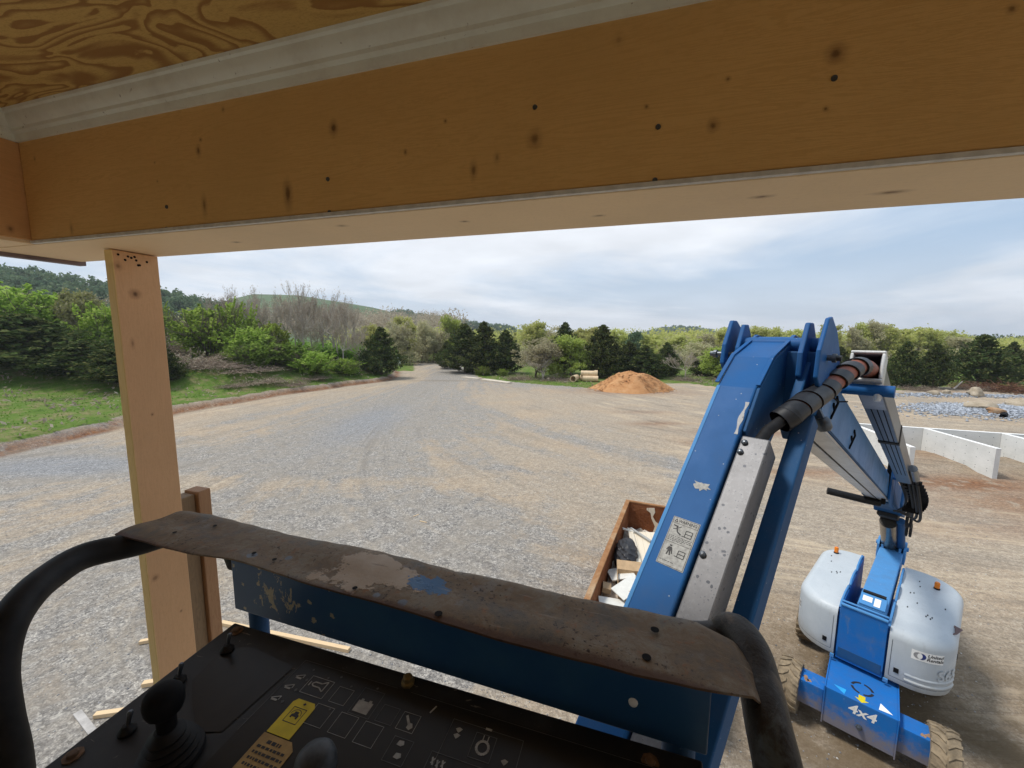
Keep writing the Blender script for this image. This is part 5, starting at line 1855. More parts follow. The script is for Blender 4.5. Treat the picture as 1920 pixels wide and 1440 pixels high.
def proto(kind, seed):
    """(crown mesh, trunk mesh) of a tree one unit tall and one unit wide"""
    key = (kind, seed)
    if key in PROTO: return PROTO[key]
    rng = np.random.default_rng(seed * 77 + sum(map(ord, kind)))
    t = Tw()
    if kind == 'cedar':
        C = []
        t.seg(np.array([0, 0, 0.]), np.array([0.01, 0, .95]), .028, .005, 6)
        for i in range(300):
            z = rng.uniform(.015, .985)
            w = (1 - z) ** .78 * .56 * (0.70 + .30 * min(1, z / .10)) * (.45 + .75 * rng.uniform() ** .7)
            if rng.uniform() < .06: w *= 1.25
            a = rng.uniform(0, 2 * PI)
            d = np.array([math.cos(a), math.sin(a), 0])
            L = max(w, .02)
            k = int(16 + 60 * L)
            u = rng.uniform(.25, 1, k) ** .7
            P = np.array([0, 0, z]) + d * (u * L)[:, None]
            P[:, 2] += .34 * L * u ** 1.4 + rng.normal(size=k) * .010
            P += rng.normal(size=(k, 3)) * np.array([.020, .020, .012]) * (0.5 + L * 2)
            C.append(P)
            if i % 3 == 0: t.seg(np.array([0, 0, z]), np.array([0, 0, z + .08 * L]) + d * L * .9, .006, .002, 3)
        C = np.concatenate(C); C[:, 2] = np.clip(C[:, 2], .01, 1)
        cr = quads(C, .0130, rng, .7, 1.9)
        mats = ('l_cedar', 'bark')
    elif kind == 'pine':
        t.seg(np.array([0, 0, 0.]), np.array([.02, 0, .97]), .022, .008, 6)
        C = []
        for i in range(26):
            z = rng.uniform(.42, .98); a = rng.uniform(0, 2 * PI)
            L = .48 * (1 - max(0, z - .55) / .45) ** .6 * rng.uniform(.4, 1)
            c = np.array([math.cos(a) * L, math.sin(a) * L, z])
            t.seg(np.array([.015, 0, z - .03]), c, .007, .003, 3)
            C.append(c + rng.normal(size=(90, 3)) * np.array([.11, .11, .028]))
        cr = quads(np.concatenate(C), .026, rng, .3, 1.3)
        mats = ('l_pine', 'bark')
    elif kind == 'shrub' or kind == 'vine':
        C = crown_clumps(rng, 80, 58, .42, .86, .02, .11, .25, .30)
        k = rng.uniform(size=len(C)) < .25
        C[k] += rng.normal(size=(k.sum(), 3)) * .05
        SP = []
        for i in range(75):                                   # upright feathery sprays breaking the outline
            a = rng.uniform(0, 2 * PI); r0 = rng.uniform(.05, .42); z0 = rng.uniform(.25, .85)
            d = np.array([math.cos(a) * .55, math.sin(a) * .55, 1.0]) + rng.normal(size=3) * .25
            d /= np.linalg.norm(d); L = rng.uniform(.14, .32)
            u = rng.uniform(0, 1, 34)
            SP.append(np.array([math.cos(a) * r0, math.sin(a) * r0, z0 * (1 - .5 * r0)]) + d * (u * L)[:, None] + rng.normal(size=(34, 3)) * .016 * (1.2 - u)[:, None])
        C = np.concatenate([C] + SP)
        C[:, 2] /= max(1.0, np.percentile(C[:, 2], 99.5))
        C[:, 2] = np.abs(C[:, 2])
        cr = quads(C, .0165 if kind == 'shrub' else .025, rng, .7, 1.6 if kind == 'shrub' else 1.0)
        for i in range(14):
            a = rng.uniform(0, 2 * PI)
            t.grow(rng, np.array([math.cos(a) * .05, math.sin(a) * .05, 0]), np.array([math.cos(a) * .5, math.sin(a) * .5, 1.]), .42, .009, 2, .4)
        mats = ('l_bright' if kind == 'shrub' else 'l_mid', 'bark')
    elif kind == 'bare':
        tips = []
        t.grow(rng, np.array([0, 0, 0.]), np.array([0, 0, 1.]), .34, .021, 5, .42, .70, tips, .22)
        V_, F_ = t.arr()
        zmax = V_[:, 2].max(); rm = np.percentile(np.hypot(V_[:, 0], V_[:, 1]), 98)
        t.V = list(V_ * np.array([.5 / rm, .5 / rm, 1 / zmax]))
        tp = np.array(tips) * np.array([.5 / rm, .5 / rm, 1 / zmax])
        tp = tp[rng.uniform(size=len(tp)) < .9]
        C = np.repeat(tp, 2, 0) + rng.normal(size=(len(tp) * 2, 3)) * .02
        cr = quads(C, .0042, rng, 0, 4.5)
        mats = ('l_dry', 'bark_pale')
    elif kind in ('spring', 'olive', 'lime', 'blossom'):
        tips = []
        t.grow(rng, np.array([0, 0, 0.]), np.array([0, 0, 1.]), .30, .022, 4, .5, .74, tips, .16)
        V_, F_ = t.arr()
        zmax = V_[:, 2].max(); rm = np.percentile(np.hypot(V_[:, 0], V_[:, 1]), 97)
        sc = np.array([.44 / rm, .44 / rm, .93 / zmax])
        t.V = list(V_ * sc)
        tp = np.array(tips) * sc
        per = 34
        C = np.repeat(tp, per, 0) + rng.normal(size=(len(tp) * per, 3)) * np.array([.05, .05, .038])
        lo = crown_clumps(rng, 34, 60, .45, .85, .12, .10, .3)
        C = np.concatenate([C, lo])
        if len(C) > 9000: C = C[rng.permutation(len(C))[:9000]]
        C[:, 2] = np.clip(C[:, 2], .05, 1.02)
        cr = quads(C, .0155 if kind != 'olive' else .0125, rng, .9, 1.5)
        mats = ({'spring': 'l_spring', 'olive': 'l_olive', 'lime': 'l_lime', 'blossom': 'l_white'}[kind], 'bark')
    elif kind == 'bramble':
        C = []
        for i in range(330):
            a = rng.uniform(0, 2 * PI); r0 = rng.uniform(0, .42)
            p = np.array([math.cos(a) * r0, math.sin(a) * r0, 0.])
            d = np.array([math.cos(a) * .6, math.sin(a) * .6, 1.]) + rng.normal(size=3) * .4
            d /= np.linalg.norm(d)
            L = rng.uniform(.3, .95) * (1 - .6 * r0)
            q = p
            for k in range(4):
                d[2] -= .30; d += rng.normal(size=3) * .15; d /= np.linalg.norm(d)
                q2 = q + d * L / 4; q2[2] = max(q2[2], .02)
                t.seg(q, q2, .006, .0045, 3); q = q2
                C.append(q)
        C = np.repeat(np.array(C), 2, 0); C = C + rng.normal(size=C.shape) * .03
        C[:, 2] = np.abs(C[:, 2])
        cr = quads(C, .0095, rng, 0, 3.2)
        mats = ('l_dry', 'twig')
    TV, TF_ = t.arr()
    a = raw_mesh('crown', cr[0], cr[1], M[mats[0]]); b = raw_mesh('trunk', TV, TF_, M[mats[1]])
    PROTO[key] = (a.data, b.data)
    bpy.data.objects.remove(a); bpy.data.objects.remove(b)
    return PROTO[key]


rng0 = random.Random(11)
NAMES = {'cedar': ('cedar_tree', 'tree'), 'pine': ('pine_tree', 'tree'), 'shrub': ('green_shrub', 'shrub'), 'vine': ('leafy_shrub', 'shrub'), 'bare': ('bare_tree', 'tree'),
         'spring': ('spring_tree', 'tree'), 'olive': ('budding_tree', 'tree'), 'lime': ('lime_tree', 'tree'), 'blossom': ('flowering_tree', 'tree'), 'bramble': ('bramble_bush', 'bush')}


def xpix(px, D): return (px - 960) / FOC * (0.9926 * D + 0.9)


def ztop(px, py, D):
    hz_ = 720 - FOC * math.tan(PITCH) + (px - 960) * ROLL
    return EYE.z + (hz_ - py) / FOC * (D * 0.9926 + 0.9) / math.cos(PITCH) ** 2 * .985


def tree(kind, px, D, py, wpx, label, seed=None, group=None, mat=None, sink=0.15, base=None):
    """a tree D metres ahead whose top reaches the measured height"""
    x = xpix(px, D)
    z0 = gz(x, D) if base is None else base
    h = max(0.6, ztop(px, py, D) - z0)
    w = wpx / FOC * D * (1.26 if kind == 'cedar' else 1.15)
    sd = seed if seed is not None else rng0.randint(1, 3)
    cr, tk = proto(kind, sd)
    nm, cat = NAMES[kind]
    e = empty(nm, Vector((x, D, z0 - sink)))
    tag(e, label, cat, group)
    e.rotation_euler = (0, 0, rng0.uniform(0, 6.28))
    if kind == 'bramble': w *= .78
    e.scale = (w, w, h + sink)
    for n_, me in (('crown', cr), ('trunk', tk)):
        o = bpy.data.objects.new(n_, me); COL.objects.link(o); o.parent = e
    return e


# ================================================================== TREES AND SHRUBS THAT CAN BE TOLD APART
T = tree
# the tall cedar by the road bend and the line right of the road
T('cedar', 716, 66.5, 614, 66, 'dark cone-shaped cedar standing alone where the road bends left', 1)
T('cedar', 838, 86, 640, 34, 'smallest dark cedar right of the road mouth', 2)
T('cedar', 872, 78, 608, 78, 'wide dark cedar first in the row right of the road', 1)
T('cedar', 908, 76, 604, 66, 'tall dark cedar with double tip right of the road', 3)
T('cedar', 948, 76.5, 620, 60, 'dark cedar at the right end of the first cedar clump', 2)
T('olive', 1004, 69, 632, 86, 'grey twiggy half-bare tree between cedars above the clay pipes', 1)
T('bare', 1018, 66, 650, 74, 'leafless pale shrubby tree left of the clay pipes', 2)
T('cedar', 1058, 76, 606, 60, 'tall cedar tip rising behind the lime-green tree', 2)
T('lime', 1072, 68.5, 626, 74, 'lime-green young tree leafing out behind the clay pipes', 1)
T('cedar', 1128, 70, 610, 76, 'big dark cedar left behind the dirt mound', 3)
T('cedar', 1178, 72, 640, 56, 'rounded cedar straight behind the dirt mound peak', 1)
T('cedar', 1208, 70, 648, 70, 'broad low cedar behind the right half of the dirt mound', 2)
T('cedar', 1248, 73, 642, 48, 'narrow cedar right of the dirt mound', 3)
T('pine', 1188, 96, 622, 30, 'round-topped pine standing above the cedars behind the mound', 1)
T('bare', 1284, 66, 655, 64, 'pale leafless bush leaning beside the track right of the mound', 3)
T('olive', 1306, 76, 640, 66, 'dull olive budding tree right of the leafless bush', 2)
T('lime', 1342, 69, 650, 66, 'light green tree left of the blue jib at the lot edge', 2)
T('cedar', 1318, 74, 668, 44, 'dark low cedar tucked left of the light green tree', 1)
T('cedar', 1570, 66, 650, 46, 'dark cedar glimpsed between the boom head and the hose tube', 2)
T('cedar', 1692, 58, 640, 52, 'cedar with bare trunk showing right of the hose tube', 3)
T('cedar', 1748, 57.5, 644, 50, 'dark bushy cedar above the row of pale stones', 1)
T('cedar', 1832, 61, 628, 84, 'largest spreading cedar above the rock pile at right', 2)
T('cedar', 1890, 64, 641, 48, 'cedar behind the brown brush heap at the right edge', 3)
T('vine', 1668, 61, 668, 40, 'green bushy growth left of the bare-trunk cedar', 1)
T('shrub', 906, 72.5, 684, 32, 'bright green low shrub at the foot of the cedars right of the road', 2)
T('shrub', 942, 71, 690, 20, 'tiny green shrub beside the low bright shrub right of the road', 1)
# left bank
T('cedar', 62, 46, 590, 190, 'huge dark cedar filling the left edge above the grass', 1)
T('cedar', 165, 45, 640, 120, 'dark cedar just left of the wooden prop', 2)
T('cedar', 250, 44, 640, 120, 'dark cedar directly behind the wooden prop', 3)
T('cedar', 305, 44.5, 640, 62, 'dark cedar edge showing right of the wooden prop', 1)
T('shrub', 20, 56, 530, 150, 'bright green treetop behind the huge cedar at far left', 1, mat=None)
T('shrub', 105, 58, 545, 130, 'bright green bush between huge cedar and blossoming tree', 2)
T('blossom', 168, 58, 545, 70, 'cream-flowering tree left of the wooden prop top', 1)
T('shrub', 210, 57, 568, 90, 'bright green bush behind the upper wooden prop', 3)
T('shrub', 312, 64, 566, 44, 'small bright green treetop right of the wooden prop', 1)
T('shrub', 398, 59, 570, 112, 'biggest bright green bush on the left bank', 2)
T('shrub', 446, 60, 562, 70, 'tall bright green bush beside the first bare trees', 3)
T('shrub', 470, 57, 610, 90, 'bright green bush below the first bare trees', 1)
T('shrub', 512, 64, 600, 70, 'green bush among the bare trunks', 2)
T('vine', 478, 54, 640, 70, 'dark green vine-covered mound under the bare trees', 2)
T('vine', 520, 57, 640, 84, 'glossy leafy thicket left of the round green shrub', 1)
T('vine', 562, 60, 645, 70, 'leafy thicket behind the round green shrub', 3)
T('vine', 620, 66, 648, 70, 'leafy thicket between the round shrub and the lone cedar', 2)
T('vine', 668, 72, 650, 56, 'leafy growth right behind the lone cedar', 1)
T('shrub', 588, 57.5, 655, 74, 'round bright green shrub at the red bank edge', 3)
T('shrub', 648, 61.5, 670, 56, 'low bright green shrub left of the lone cedar', 1)
T('bramble', 352, 50, 642, 96, 'brown bramble tangle right of the wooden prop', 1)
T('bramble', 318, 58, 592, 60, 'pinkish brown dry brush above the bramble tangle', 2)
T('bramble', 400, 50, 664, 80, 'dull brown bramble below the biggest bright bush', 3)
T('bramble', 462, 52, 670, 90, 'brown bramble below the vine-covered mound', 2)
T('bramble', 488, 50, 696, 64, 'pale dry bramble dome on the grass bank', 1)
T('bramble', 432, 47, 720, 50, 'low dry weeds on the grass bank below the bramble dome', 3)
T('bramble', 545, 52, 702, 54, 'dry grey weeds left of the round green shrub', 2)
T('bramble', 585, 56, 712, 50, 'dry stems at the foot of the round green shrub', 1)
T('bramble', 75, 36, 772, 30, 'small grey weed clump on the open grass at left', 2)
T('bramble', 140, 37.5, 752, 30, 'second grey weed clump on the open grass at left', 3)
T('bramble', 975, 66, 692, 40, 'dry brown weeds under the twiggy tree right of the road', 1)
T('bramble', 1040, 64.5, 698, 52, 'dry brown weeds left of the first clay pipe', 2)
T('bramble', 1285, 66, 696, 44, 'dry brush heap at the foot of the leafless bush', 3)
T('bramble', 1365, 65, 698, 50, 'dry weeds along the lot edge left of the jib', 1)
T('bramble', 1720, 55, 712, 44, 'pale dry twigs at the foot of the bare-trunk cedar', 2)
T('bramble', 1830, 56, 712, 50, 'pale dry twigs below the spreading cedar', 3)
bare_spots = [(425, 66, 536, 66), (455, 72, 545, 50), (470, 64, 548, 60), (498, 68, 538, 62), (520, 76, 552, 50), (538, 66, 532, 66), (556, 70, 540, 60), (572, 66, 548, 50), (590, 72, 536, 62), (610, 68, 548, 60), (628, 74, 552, 56), (636, 65, 545, 62), (655, 76, 556, 58), (668, 70, 560, 46), (560, 80, 560, 60), (600, 82, 566, 60), (500, 82, 562, 60), (645, 64, 600, 60), (675, 66, 618, 50)]
for i, (px, D, py, w) in enumerate(bare_spots):
    T('bare', px, D, py, w, 'tall pale leafless tree in the grove on the left bank', 1 + i % 3, 'leafless trees on the left bank')
# spring woods closing the far side of the lot
r2 = random.Random(5)
wood = []
for px, py, k in ((690, 606, 'spring'), (672, 616, 'olive'), (742, 600, 'olive'), (765, 592, 'spring'), (790, 600, 'olive'), (812, 612, 'olive'), (848, 590, 'lime'), (800, 640, 'olive'), (750, 640, 'olive'), (772, 655, 'olive'), (870, 612, 'olive'), (985, 606, 'spring'), (1015, 600, 'spring'), (1035, 610, 'olive'), (1090, 612, 'spring'), (1160, 616, 'spring'), (1105, 622, 'spring'), (1225, 626, 'spring'), (1260, 628, 'olive'), (1285, 626, 'spring'), (1318, 624, 'olive'), (1350, 618, 'spring'), (1378, 612, 'spring'),
                  (1440, 610, 'spring'), (1470, 616, 'spring'), (1560, 606, 'spring'), (1590, 612, 'olive'), (1610, 602, 'spring'), (1640, 600, 'olive'), (1662, 606, 'spring'), (1690, 614, 'spring'), (1716, 612, 'spring'), (1745, 616, 'spring'), (1772, 618, 'spring'), (1795, 630, 'olive'), (1862, 640, 'spring'), (1902, 652, 'olive')):
    D = r2.uniform(96, 112)
    T(k, px, D, py, r2.uniform(44, 62), 'yellow-green spring tree in the woods across the lot' if k != 'olive' else 'grey-olive budding tree in the woods across the lot', 1 + r2.randint(0, 2),
      'spring trees in the woods across the lot' if k != 'olive' else 'budding trees in the woods across the lot', base=0.0)


# ================================================================== WOODS THAT READ AS ONE MASS, AND THE HILLS
def mass(name, pts, hts, wds, mat, rng, per, size, label, shape=0.6, trunkless=0.1):
    C, S_ = [], []
    for (x, y, z), h, w in zip(pts, hts, wds):
        k = int(per * rng.uniform(.7, 1.3))
        d = rng.normal(size=(k, 3)); d /= np.linalg.norm(d, axis=1)[:, None]
        rr_ = rng.uniform(0.25, 1, k) ** .6
        d *= rr_[:, None]
        lump = 1 + .35 * np.sin(d[:, 0] * 5 + x) * np.sin(d[:, 1] * 5 + y)
        P = np.stack([x + d[:, 0] * w / 2 * lump, y + d[:, 1] * w / 2 * lump, z + h * (trunkless + (1 - trunkless) * (.5 + d[:, 2] * .5)) * (1 + .05 * rng.normal(size=k))], 1)
        C.append(P); S_.append(np.full(k, size * (h / 10) ** .3))
    C = np.concatenate(C); S_ = np.concatenate(S_)
    q_ = quads(C, S_, rng, .9, 1.3)
    o = raw_mesh(name, q_[0], q_[1], M[mat])
    return tag(o, label, None, None, 'stuff')


def hill_surface(name, pts_fn, n1, n2, mat, label):
    V, F = [], []
    for i in range(n1 + 1):
        for j in range(n2 + 1): V.append(pts_fn(i / n1, j / n2))
    for i in range(n1):
        for j in range(n2):
            a = i * (n2 + 1) + j
            F.append((a, a + n2 + 1, a + n2 + 2, a + 1))
    o = raw_mesh(name, np.array(V), np.array(F), mat)
    o.data.shade_smooth()
    return tag(o, label, None, None, 'structure')


def ridge(tab):
    """measured skyline table -> function of picture x giving rise over eye level per metre"""
    xs_ = [t[0] for t in tab]; ys_ = [t[1] for t in tab]
    return lambda px: (622.4 + .0054 * px - float(np.interp(px, xs_, ys_))) / FOC


def mk_hill(name, tab, D0, D1, px0, px1, mat, label, foot=-1.0, noise=1.0, lift=0.0):
    f = ridge(tab)

    def fn(a, b):
        px = px0 + (px1 - px0) * a
        D = D0 + (D1 - D0) * b
        top = EYE.z + f(px) * D1 - lift
        z = foot + (top - foot) * smooth(b) ** .9 + noise * float(wob(np.array(px * .08), np.array(D * .05), 1)) * (b if b < .95 else .3)
        return (xpix(px, D), D, z)
    # the far side falls away behind the crest
    def fn2(a, b):
        if b <= .8: return fn(a, b / .8)
        p = fn(a, 1.0); t = (b - .8) / .2
        px = px0 + (px1 - px0) * a
        return (xpix(px, D1 + t * 90), D1 + t * 90, p[2] * (1 - t) + foot * t)
    o = hill_surface(name, fn2, 60, 25, mat, label)
    return fn


kh = NM('forest_floor')
M['floor'] = kh.fin(kh.mix(kh.noise(.06, 6, .6), (0.05, 0.06, 0.03), (0.12, 0.11, 0.06)), 0.95)
kg = NM('mown_hill_grass')
M['hillgrass'] = kg.fin(kg.mix(kg.mr(kg.noise(.03, 7, .65), .35, .65), (0.045, 0.085, 0.028), (0.085, 0.135, 0.05)), 0.95)
rngm = np.random.default_rng(3)
fA = mk_hill('wooded_hill', [(-700, 470), (-300, 485), (0, 512), (90, 516), (180, 534), (300, 552), (380, 566), (430, 580), (520, 610)], 90, 240, -700, 520, M['floor'], 'wooded hill rising at the far left', lift=9)
pts, hh, ww = [], [], []
for i in range(620):
    a, b = rngm.uniform(0, 1), rngm.uniform(.15, 1.0) ** .7
    p = fA(a, b); pts.append(p); h_ = rngm.uniform(8, 12.5); hh.append(h_); ww.append(h_ * rngm.uniform(.5, .75))
for i in range(110):
    p = fA(rngm.uniform(0, 1), 1.0); pts.append(p); h_ = rngm.uniform(8, 14); hh.append(h_); ww.append(h_ * rngm.uniform(.4, .62))
mass('pine_forest', pts, hh, ww, 'l_pine', rngm, 170, .50, 'dark pine forest covering the wooded hill', trunkless=.3)
pts, hh, ww = [], [], []
for i in range(170):
    a, b = rngm.uniform(.3, 1), rngm.uniform(.0, .5)
    p = fA(a, b); pts.append(p); h_ = rngm.uniform(7, 10); hh.append(h_); ww.append(h_ * rngm.uniform(.7, .95))
mass('budding_woods', pts, hh, ww, 'l_olive', rngm, 330, .26, 'grey budding woods at the foot of the wooded hill')
fB = mk_hill('grass_hill', [(330, 590), (400, 575), (440, 563), (480, 554), (560, 556), (640, 568), (700, 578), (730, 585), (760, 605), (800, 640)], 330, 520, 330, 800, M['hillgrass'], 'smooth green grass-covered hill on the skyline', noise=.4)
fC = mk_hill('far_wooded_hill', [(700, 625), (735, 588), (760, 584), (800, 594), (850, 603), (900, 608), (960, 616), (1010, 640)], 420, 640, 700, 1010, M['floor'], 'far wooded hill right of the grass hill', lift=10)
pts, hh, ww = [], [], []
for i in range(240):
    p = fC(rngm.uniform(0, 1), rngm.uniform(.35, 1) ** .5); pts.append(p); h_ = rngm.uniform(10, 15); hh.append(h_); ww.append(h_ * rngm.uniform(.8, 1.2))
mass('far_forest', pts, hh, ww, 'l_pine', rngm, 90, 1.1, 'dark forest covering the far wooded hill')
fD = mk_hill('distant_hill', [(1130, 650), (1190, 630), (1240, 616), (1280, 612), (1320, 618), (1380, 630), (1450, 650)], 700, 1000, 1130, 1450, M['floor'], 'small distant blue hill above the dirt mound', lift=12)
pts, hh, ww = [], [], []
for i in range(200):
    p = fD(rngm.uniform(0, 1), rngm.uniform(.4, 1) ** .5); pts.append(p); h_ = rngm.uniform(11, 16); hh.append(h_); ww.append(h_ * 1.4)
mass('distant_forest', pts, hh, ww, 'l_pine', rngm, 60, 1.9, 'forest covering the small distant hill')
# grey bare slope under the grass hill and woods round the lot
pts, hh, ww = [], [], []
for i in range(190):
    px = rngm.uniform(400, 860); D = rngm.uniform(130, 300)
    pts.append((xpix(px, D), D, 2 + (D - 110) * .05)); h_ = rngm.uniform(10, 14); hh.append(h_); ww.append(h_ * .8)
mass('leafless_woods', pts, hh, ww, 'l_dry', rngm, 260, .24, 'grey leafless woods below the grass hill')
pts, hh, ww = [], [], []
for i in range(290):
    px = rngm.uniform(640, 2150); D = rngm.uniform(108, 190)
    x = xpix(px, D); pts.append((x, D, -.3)); h_ = rngm.uniform(8, 10.5) * (1 if px < 1800 else .8); hh.append(h_); ww.append(h_ * rngm.uniform(.9, 1.2))
mass('spring_woods', pts, hh, ww, 'l_spring', rngm, 420, .26, 'yellow-green spring woods beyond the lot')
pts, hh, ww = [], [], []
for i in range(90):
    px = rngm.uniform(660, 2150); D = rngm.uniform(92, 112)
    x = xpix(px, D); pts.append((x, D, -.2)); h_ = rngm.uniform(3, 6.0); hh.append(h_); ww.append(h_ * rngm.uniform(1., 1.5))
mass('woodland_undergrowth', pts, hh, ww, 'l_olive', rngm, 420, .20, 'olive undergrowth along the edge of the woods', trunkless=0)
pts, hh, ww = [], [], []
for i in range(120):
    px = rngm.uniform(1780, 2500); D = rngm.uniform(170, 300)
    x = xpix(px, D); pts.append((x, D, -.3)); h_ = rngm.uniform(7, 9.5); hh.append(h_); ww.append(h_ * 1.1)
mass('distant_evergreen_woods', pts, hh, ww, 'l_pine', rngm, 200, .45, 'low dark evergreen skyline at the right')
pts, hh, ww = [], [], []
for i in range(60):
    px = rngm.uniform(-420, 380); D = rngm.uniform(62, 85)
    x = xpix(px, D); pts.append((x, D, gz(x, D))); h_ = rngm.uniform(3.5, 7.0); hh.append(h_); ww.append(h_ * rngm.uniform(1., 1.4))
mass('bank_thicket', pts[:34], hh[:34], ww[:34], 'l_bright', rngm, 600, .14, 'bright green thicket covering the upper left bank', trunkless=0)
mass('bank_brushwood', pts[34:], hh[34:], ww[34:], 'l_olive', rngm, 600, .12, 'grey-olive brushwood among the thicket on the upper left bank', trunkless=0)
pts, hh, ww = [], [], []
for i in range(50):
    px = rngm.uniform(330, 720); D = rngm.uniform(66, 92)
    x = xpix(px, D); pts.append((x, D, gz(x, D))); h_ = rngm.uniform(2.5, 4.5); hh.append(h_); ww.append(h_ * rngm.uniform(1.1, 1.5))
mass('thicket_undergrowth', pts, hh, ww, 'l_mid', rngm, 520, .15, 'leafy undergrowth below the leafless trees', trunkless=0)

# grass tufts and dry weeds on the banks
C, Sz = [], []
n = 80000
x = rngm.uniform(-62, 60, n); y = rngm.uniform(12, 100, n)
ok = (left_of(x, y) > .7) & (left_of(x, y) < 26)
for g in GRASS[:2]: ok |= inpoly(x, y, g)
ok &= ~((np.abs(x + 14 - (80 - y) * .25) < 5.5) & (y > 62) & (left_of(x, y) < .2))
x, y = x[ok], y[ok]
z = height(x, y)
P = np.stack([x, y, z + rngm.uniform(.02, .13, len(x))], 1)
q_ = quads(P, .036, rngm, .9, 2.4)
tag(raw_mesh('grass', q_[0], q_[1], M['l_grass']), 'rough green grass with dry stems on the banks', None, None, 'stuff')
m_ = rngm.uniform(size=len(x)) < .12
P = np.stack([x[m_], y[m_], z[m_] + rngm.uniform(.05, .3, m_.sum())], 1)
keep = wob(P[:, 0] * 2, P[:, 1] * 2) > .05
P = np.repeat(P[keep], 3, 0) + rngm.normal(size=(keep.sum() * 3, 3)) * .2
q_ = quads(P, .07, rngm, 0, 2.6)
tag(raw_mesh('dry_weeds', q_[0], q_[1], M['l_dry']), 'patches of dry brown weeds on the banks', None, None, 'stuff')

# ================================================================== THINGS ON THE LOT
# loose gravel scattered over the nearest ground
def stones(n, fx, size, rng, mat, name, label):
    base = np.array([(1, 0, 0), (-.7, .6, 0), (-.6, -.8, .1), (.1, .2, .8), (.3, .9, .3), (0.5, -.7, .45)])
    f = np.array([(0, 4, 3), (4, 1, 3), (1, 2, 3), (2, 5, 3), (5, 0, 3), (0, 1, 4), (0, 2, 1), (0, 5, 2)])
    xy = fx(n)
    V = np.zeros((n, 6, 3)); s = size * rng.uniform(.5, 1.5, n)
    a = rng.uniform(0, 2 * PI, n)
    b_ = base[None] * (1 + .3 * rng.normal(size=(n, 6, 3)))
    V[:, :, 0] = (b_[:, :, 0] * np.cos(a)[:, None] - b_[:, :, 1] * np.sin(a)[:, None]) * s[:, None]
    V[:, :, 1] = (b_[:, :, 0] * np.sin(a)[:, None] + b_[:, :, 1] * np.cos(a)[:, None]) * s[:, None]
    V[:, :, 2] = b_[:, :, 2] * s[:, None] * .8
    V[:, :, 0] += xy[:, 0:1]; V[:, :, 1] += xy[:, 1:2]; V[:, :, 2] += height(xy[:, 0], xy[:, 1])[:, None]
    F = (f[None] + 6 * np.arange(n)[:, None, None]).reshape(-1, 3)
    return tag(raw_mesh(name, V.reshape(-1, 3), F, mat), label, None, None, 'stuff')


kst = NM('mixed_gravel')
gi = kst.n('ShaderNodeNewGeometry').outputs['Random Per Island']
M['gravel'] = kst.fin(kst.ramp(gi, [(0, (0.13, 0.14, 0.16)), (.4, (0.26, 0.265, 0.28)), (.75, (0.36, 0.345, 0.32)), (.95, (0.58, 0.56, 0.52))]), .9)


def near(n):
    r_ = 6.5 * (rngm.uniform(0, 1, n) ** 1.0 * 3.0 + 1) ** 1.0
    a_ = rngm.uniform(R(-58), R(52), n)
    P = np.stack([np.sin(a_) * r_, np.cos(a_) * r_], 1)
    k = wob(P[:, 0] * 1.8, P[:, 1] * 1.3) + .5 * rngm.normal(size=n) > -.1
    P[~k] += rngm.normal(size=((~k).sum(), 2)) * .3
    return P


stones(9000, near, .016, rngm, M['gravel'], 'loose_gravel', 'loose crushed stone scattered over the lot')
stones(6500, lambda n: np.stack([49 + rngm.normal(size=n) * 4.2, 39.5 + rngm.normal(size=n) * 1.8], 1), .13, rngm, M['stone'], 'crushed_stone_heap', 'blue-grey crushed stone spread round the boulders')
stones(1500, lambda n: np.stack([55 + rngm.normal(size=n) * 5.0, 49.6 + rngm.normal(size=n) * .6], 1), .12, rngm, M['stone'], 'crushed_stone_row', 'thin row of pale crushed stone below the cedars')


def boulder(name, x, y, sx, sy, sz, seed, label, cat='boulder', mat='rock', group=None, sub=3):
    bm = bmesh.new()
    bmesh.ops.create_icosphere(bm, subdivisions=sub, radius=1)
    rr_ = np.random.default_rng(seed)
    fs = [(rr_.normal(size=3) * 1.6, rr_.uniform(0, 6), .14) for _ in range(4)] + [(rr_.normal(size=3) * 4, rr_.uniform(0, 6), .05) for _ in range(4)]
    for v in bm.verts:
        c = np.array(v.co); d_ = 1 + sum(a_ * math.sin(float(k @ c) + p) for k, p, a_ in fs)
        v.co = Vector((c[0] * d_ * sx, c[1] * d_ * sy, c[2] * d_ * sz))
    me = bpy.data.meshes.new(name); bm.to_mesh(me); bm.free()
    me.materials.append(M[mat])
    me.shade_smooth(); me.set_sharp_from_angle(angle=R(38))
    o = bpy.data.objects.new(name, me); COL.objects.link(o)
    o.location = (x, y, gz(x, y) + sz * .35); o.rotation_euler = (0, 0, rr_.uniform(0, 6))
    return tag(o, label, cat, group)


M['rock2'] = mat_dirt('orange_stained_boulder', (0.34, 0.17, 0.08), (0.42, 0.27, 0.16), (0.46, 0.37, 0.27))
boulder('boulder', 46.6, 39.3, .95, .8, .42, 5, 'flat tan boulder on the left of the blue-grey stone heap')
boulder('boulder', 45.8, 37.4, .75, .5, .40, 6, 'small orange-stained boulder beside the black pipe mouth', mat='rock2')
boulder('boulder', 52.2, 40.2, 1.45, 1.0, .55, 7, 'big tan boulder on the right of the stone heap')
boulder('boulder', 57.2, 49.2, .95, .7, .60, 8, 'largest pale boulder at the right end of the stone row')
boulder('boulder', 54.2, 49.6, .5, .4, .4, 9, 'grey stone left of the largest pale boulder')
boulder('boulder', 52.4, 49.4, .7, .4, .40, 10, 'white stone in the middle of the stone row')
boulder('boulder', 49.0, 50.2, .35, .3, .2, 12, 'small white stone at the left end of the stone row')
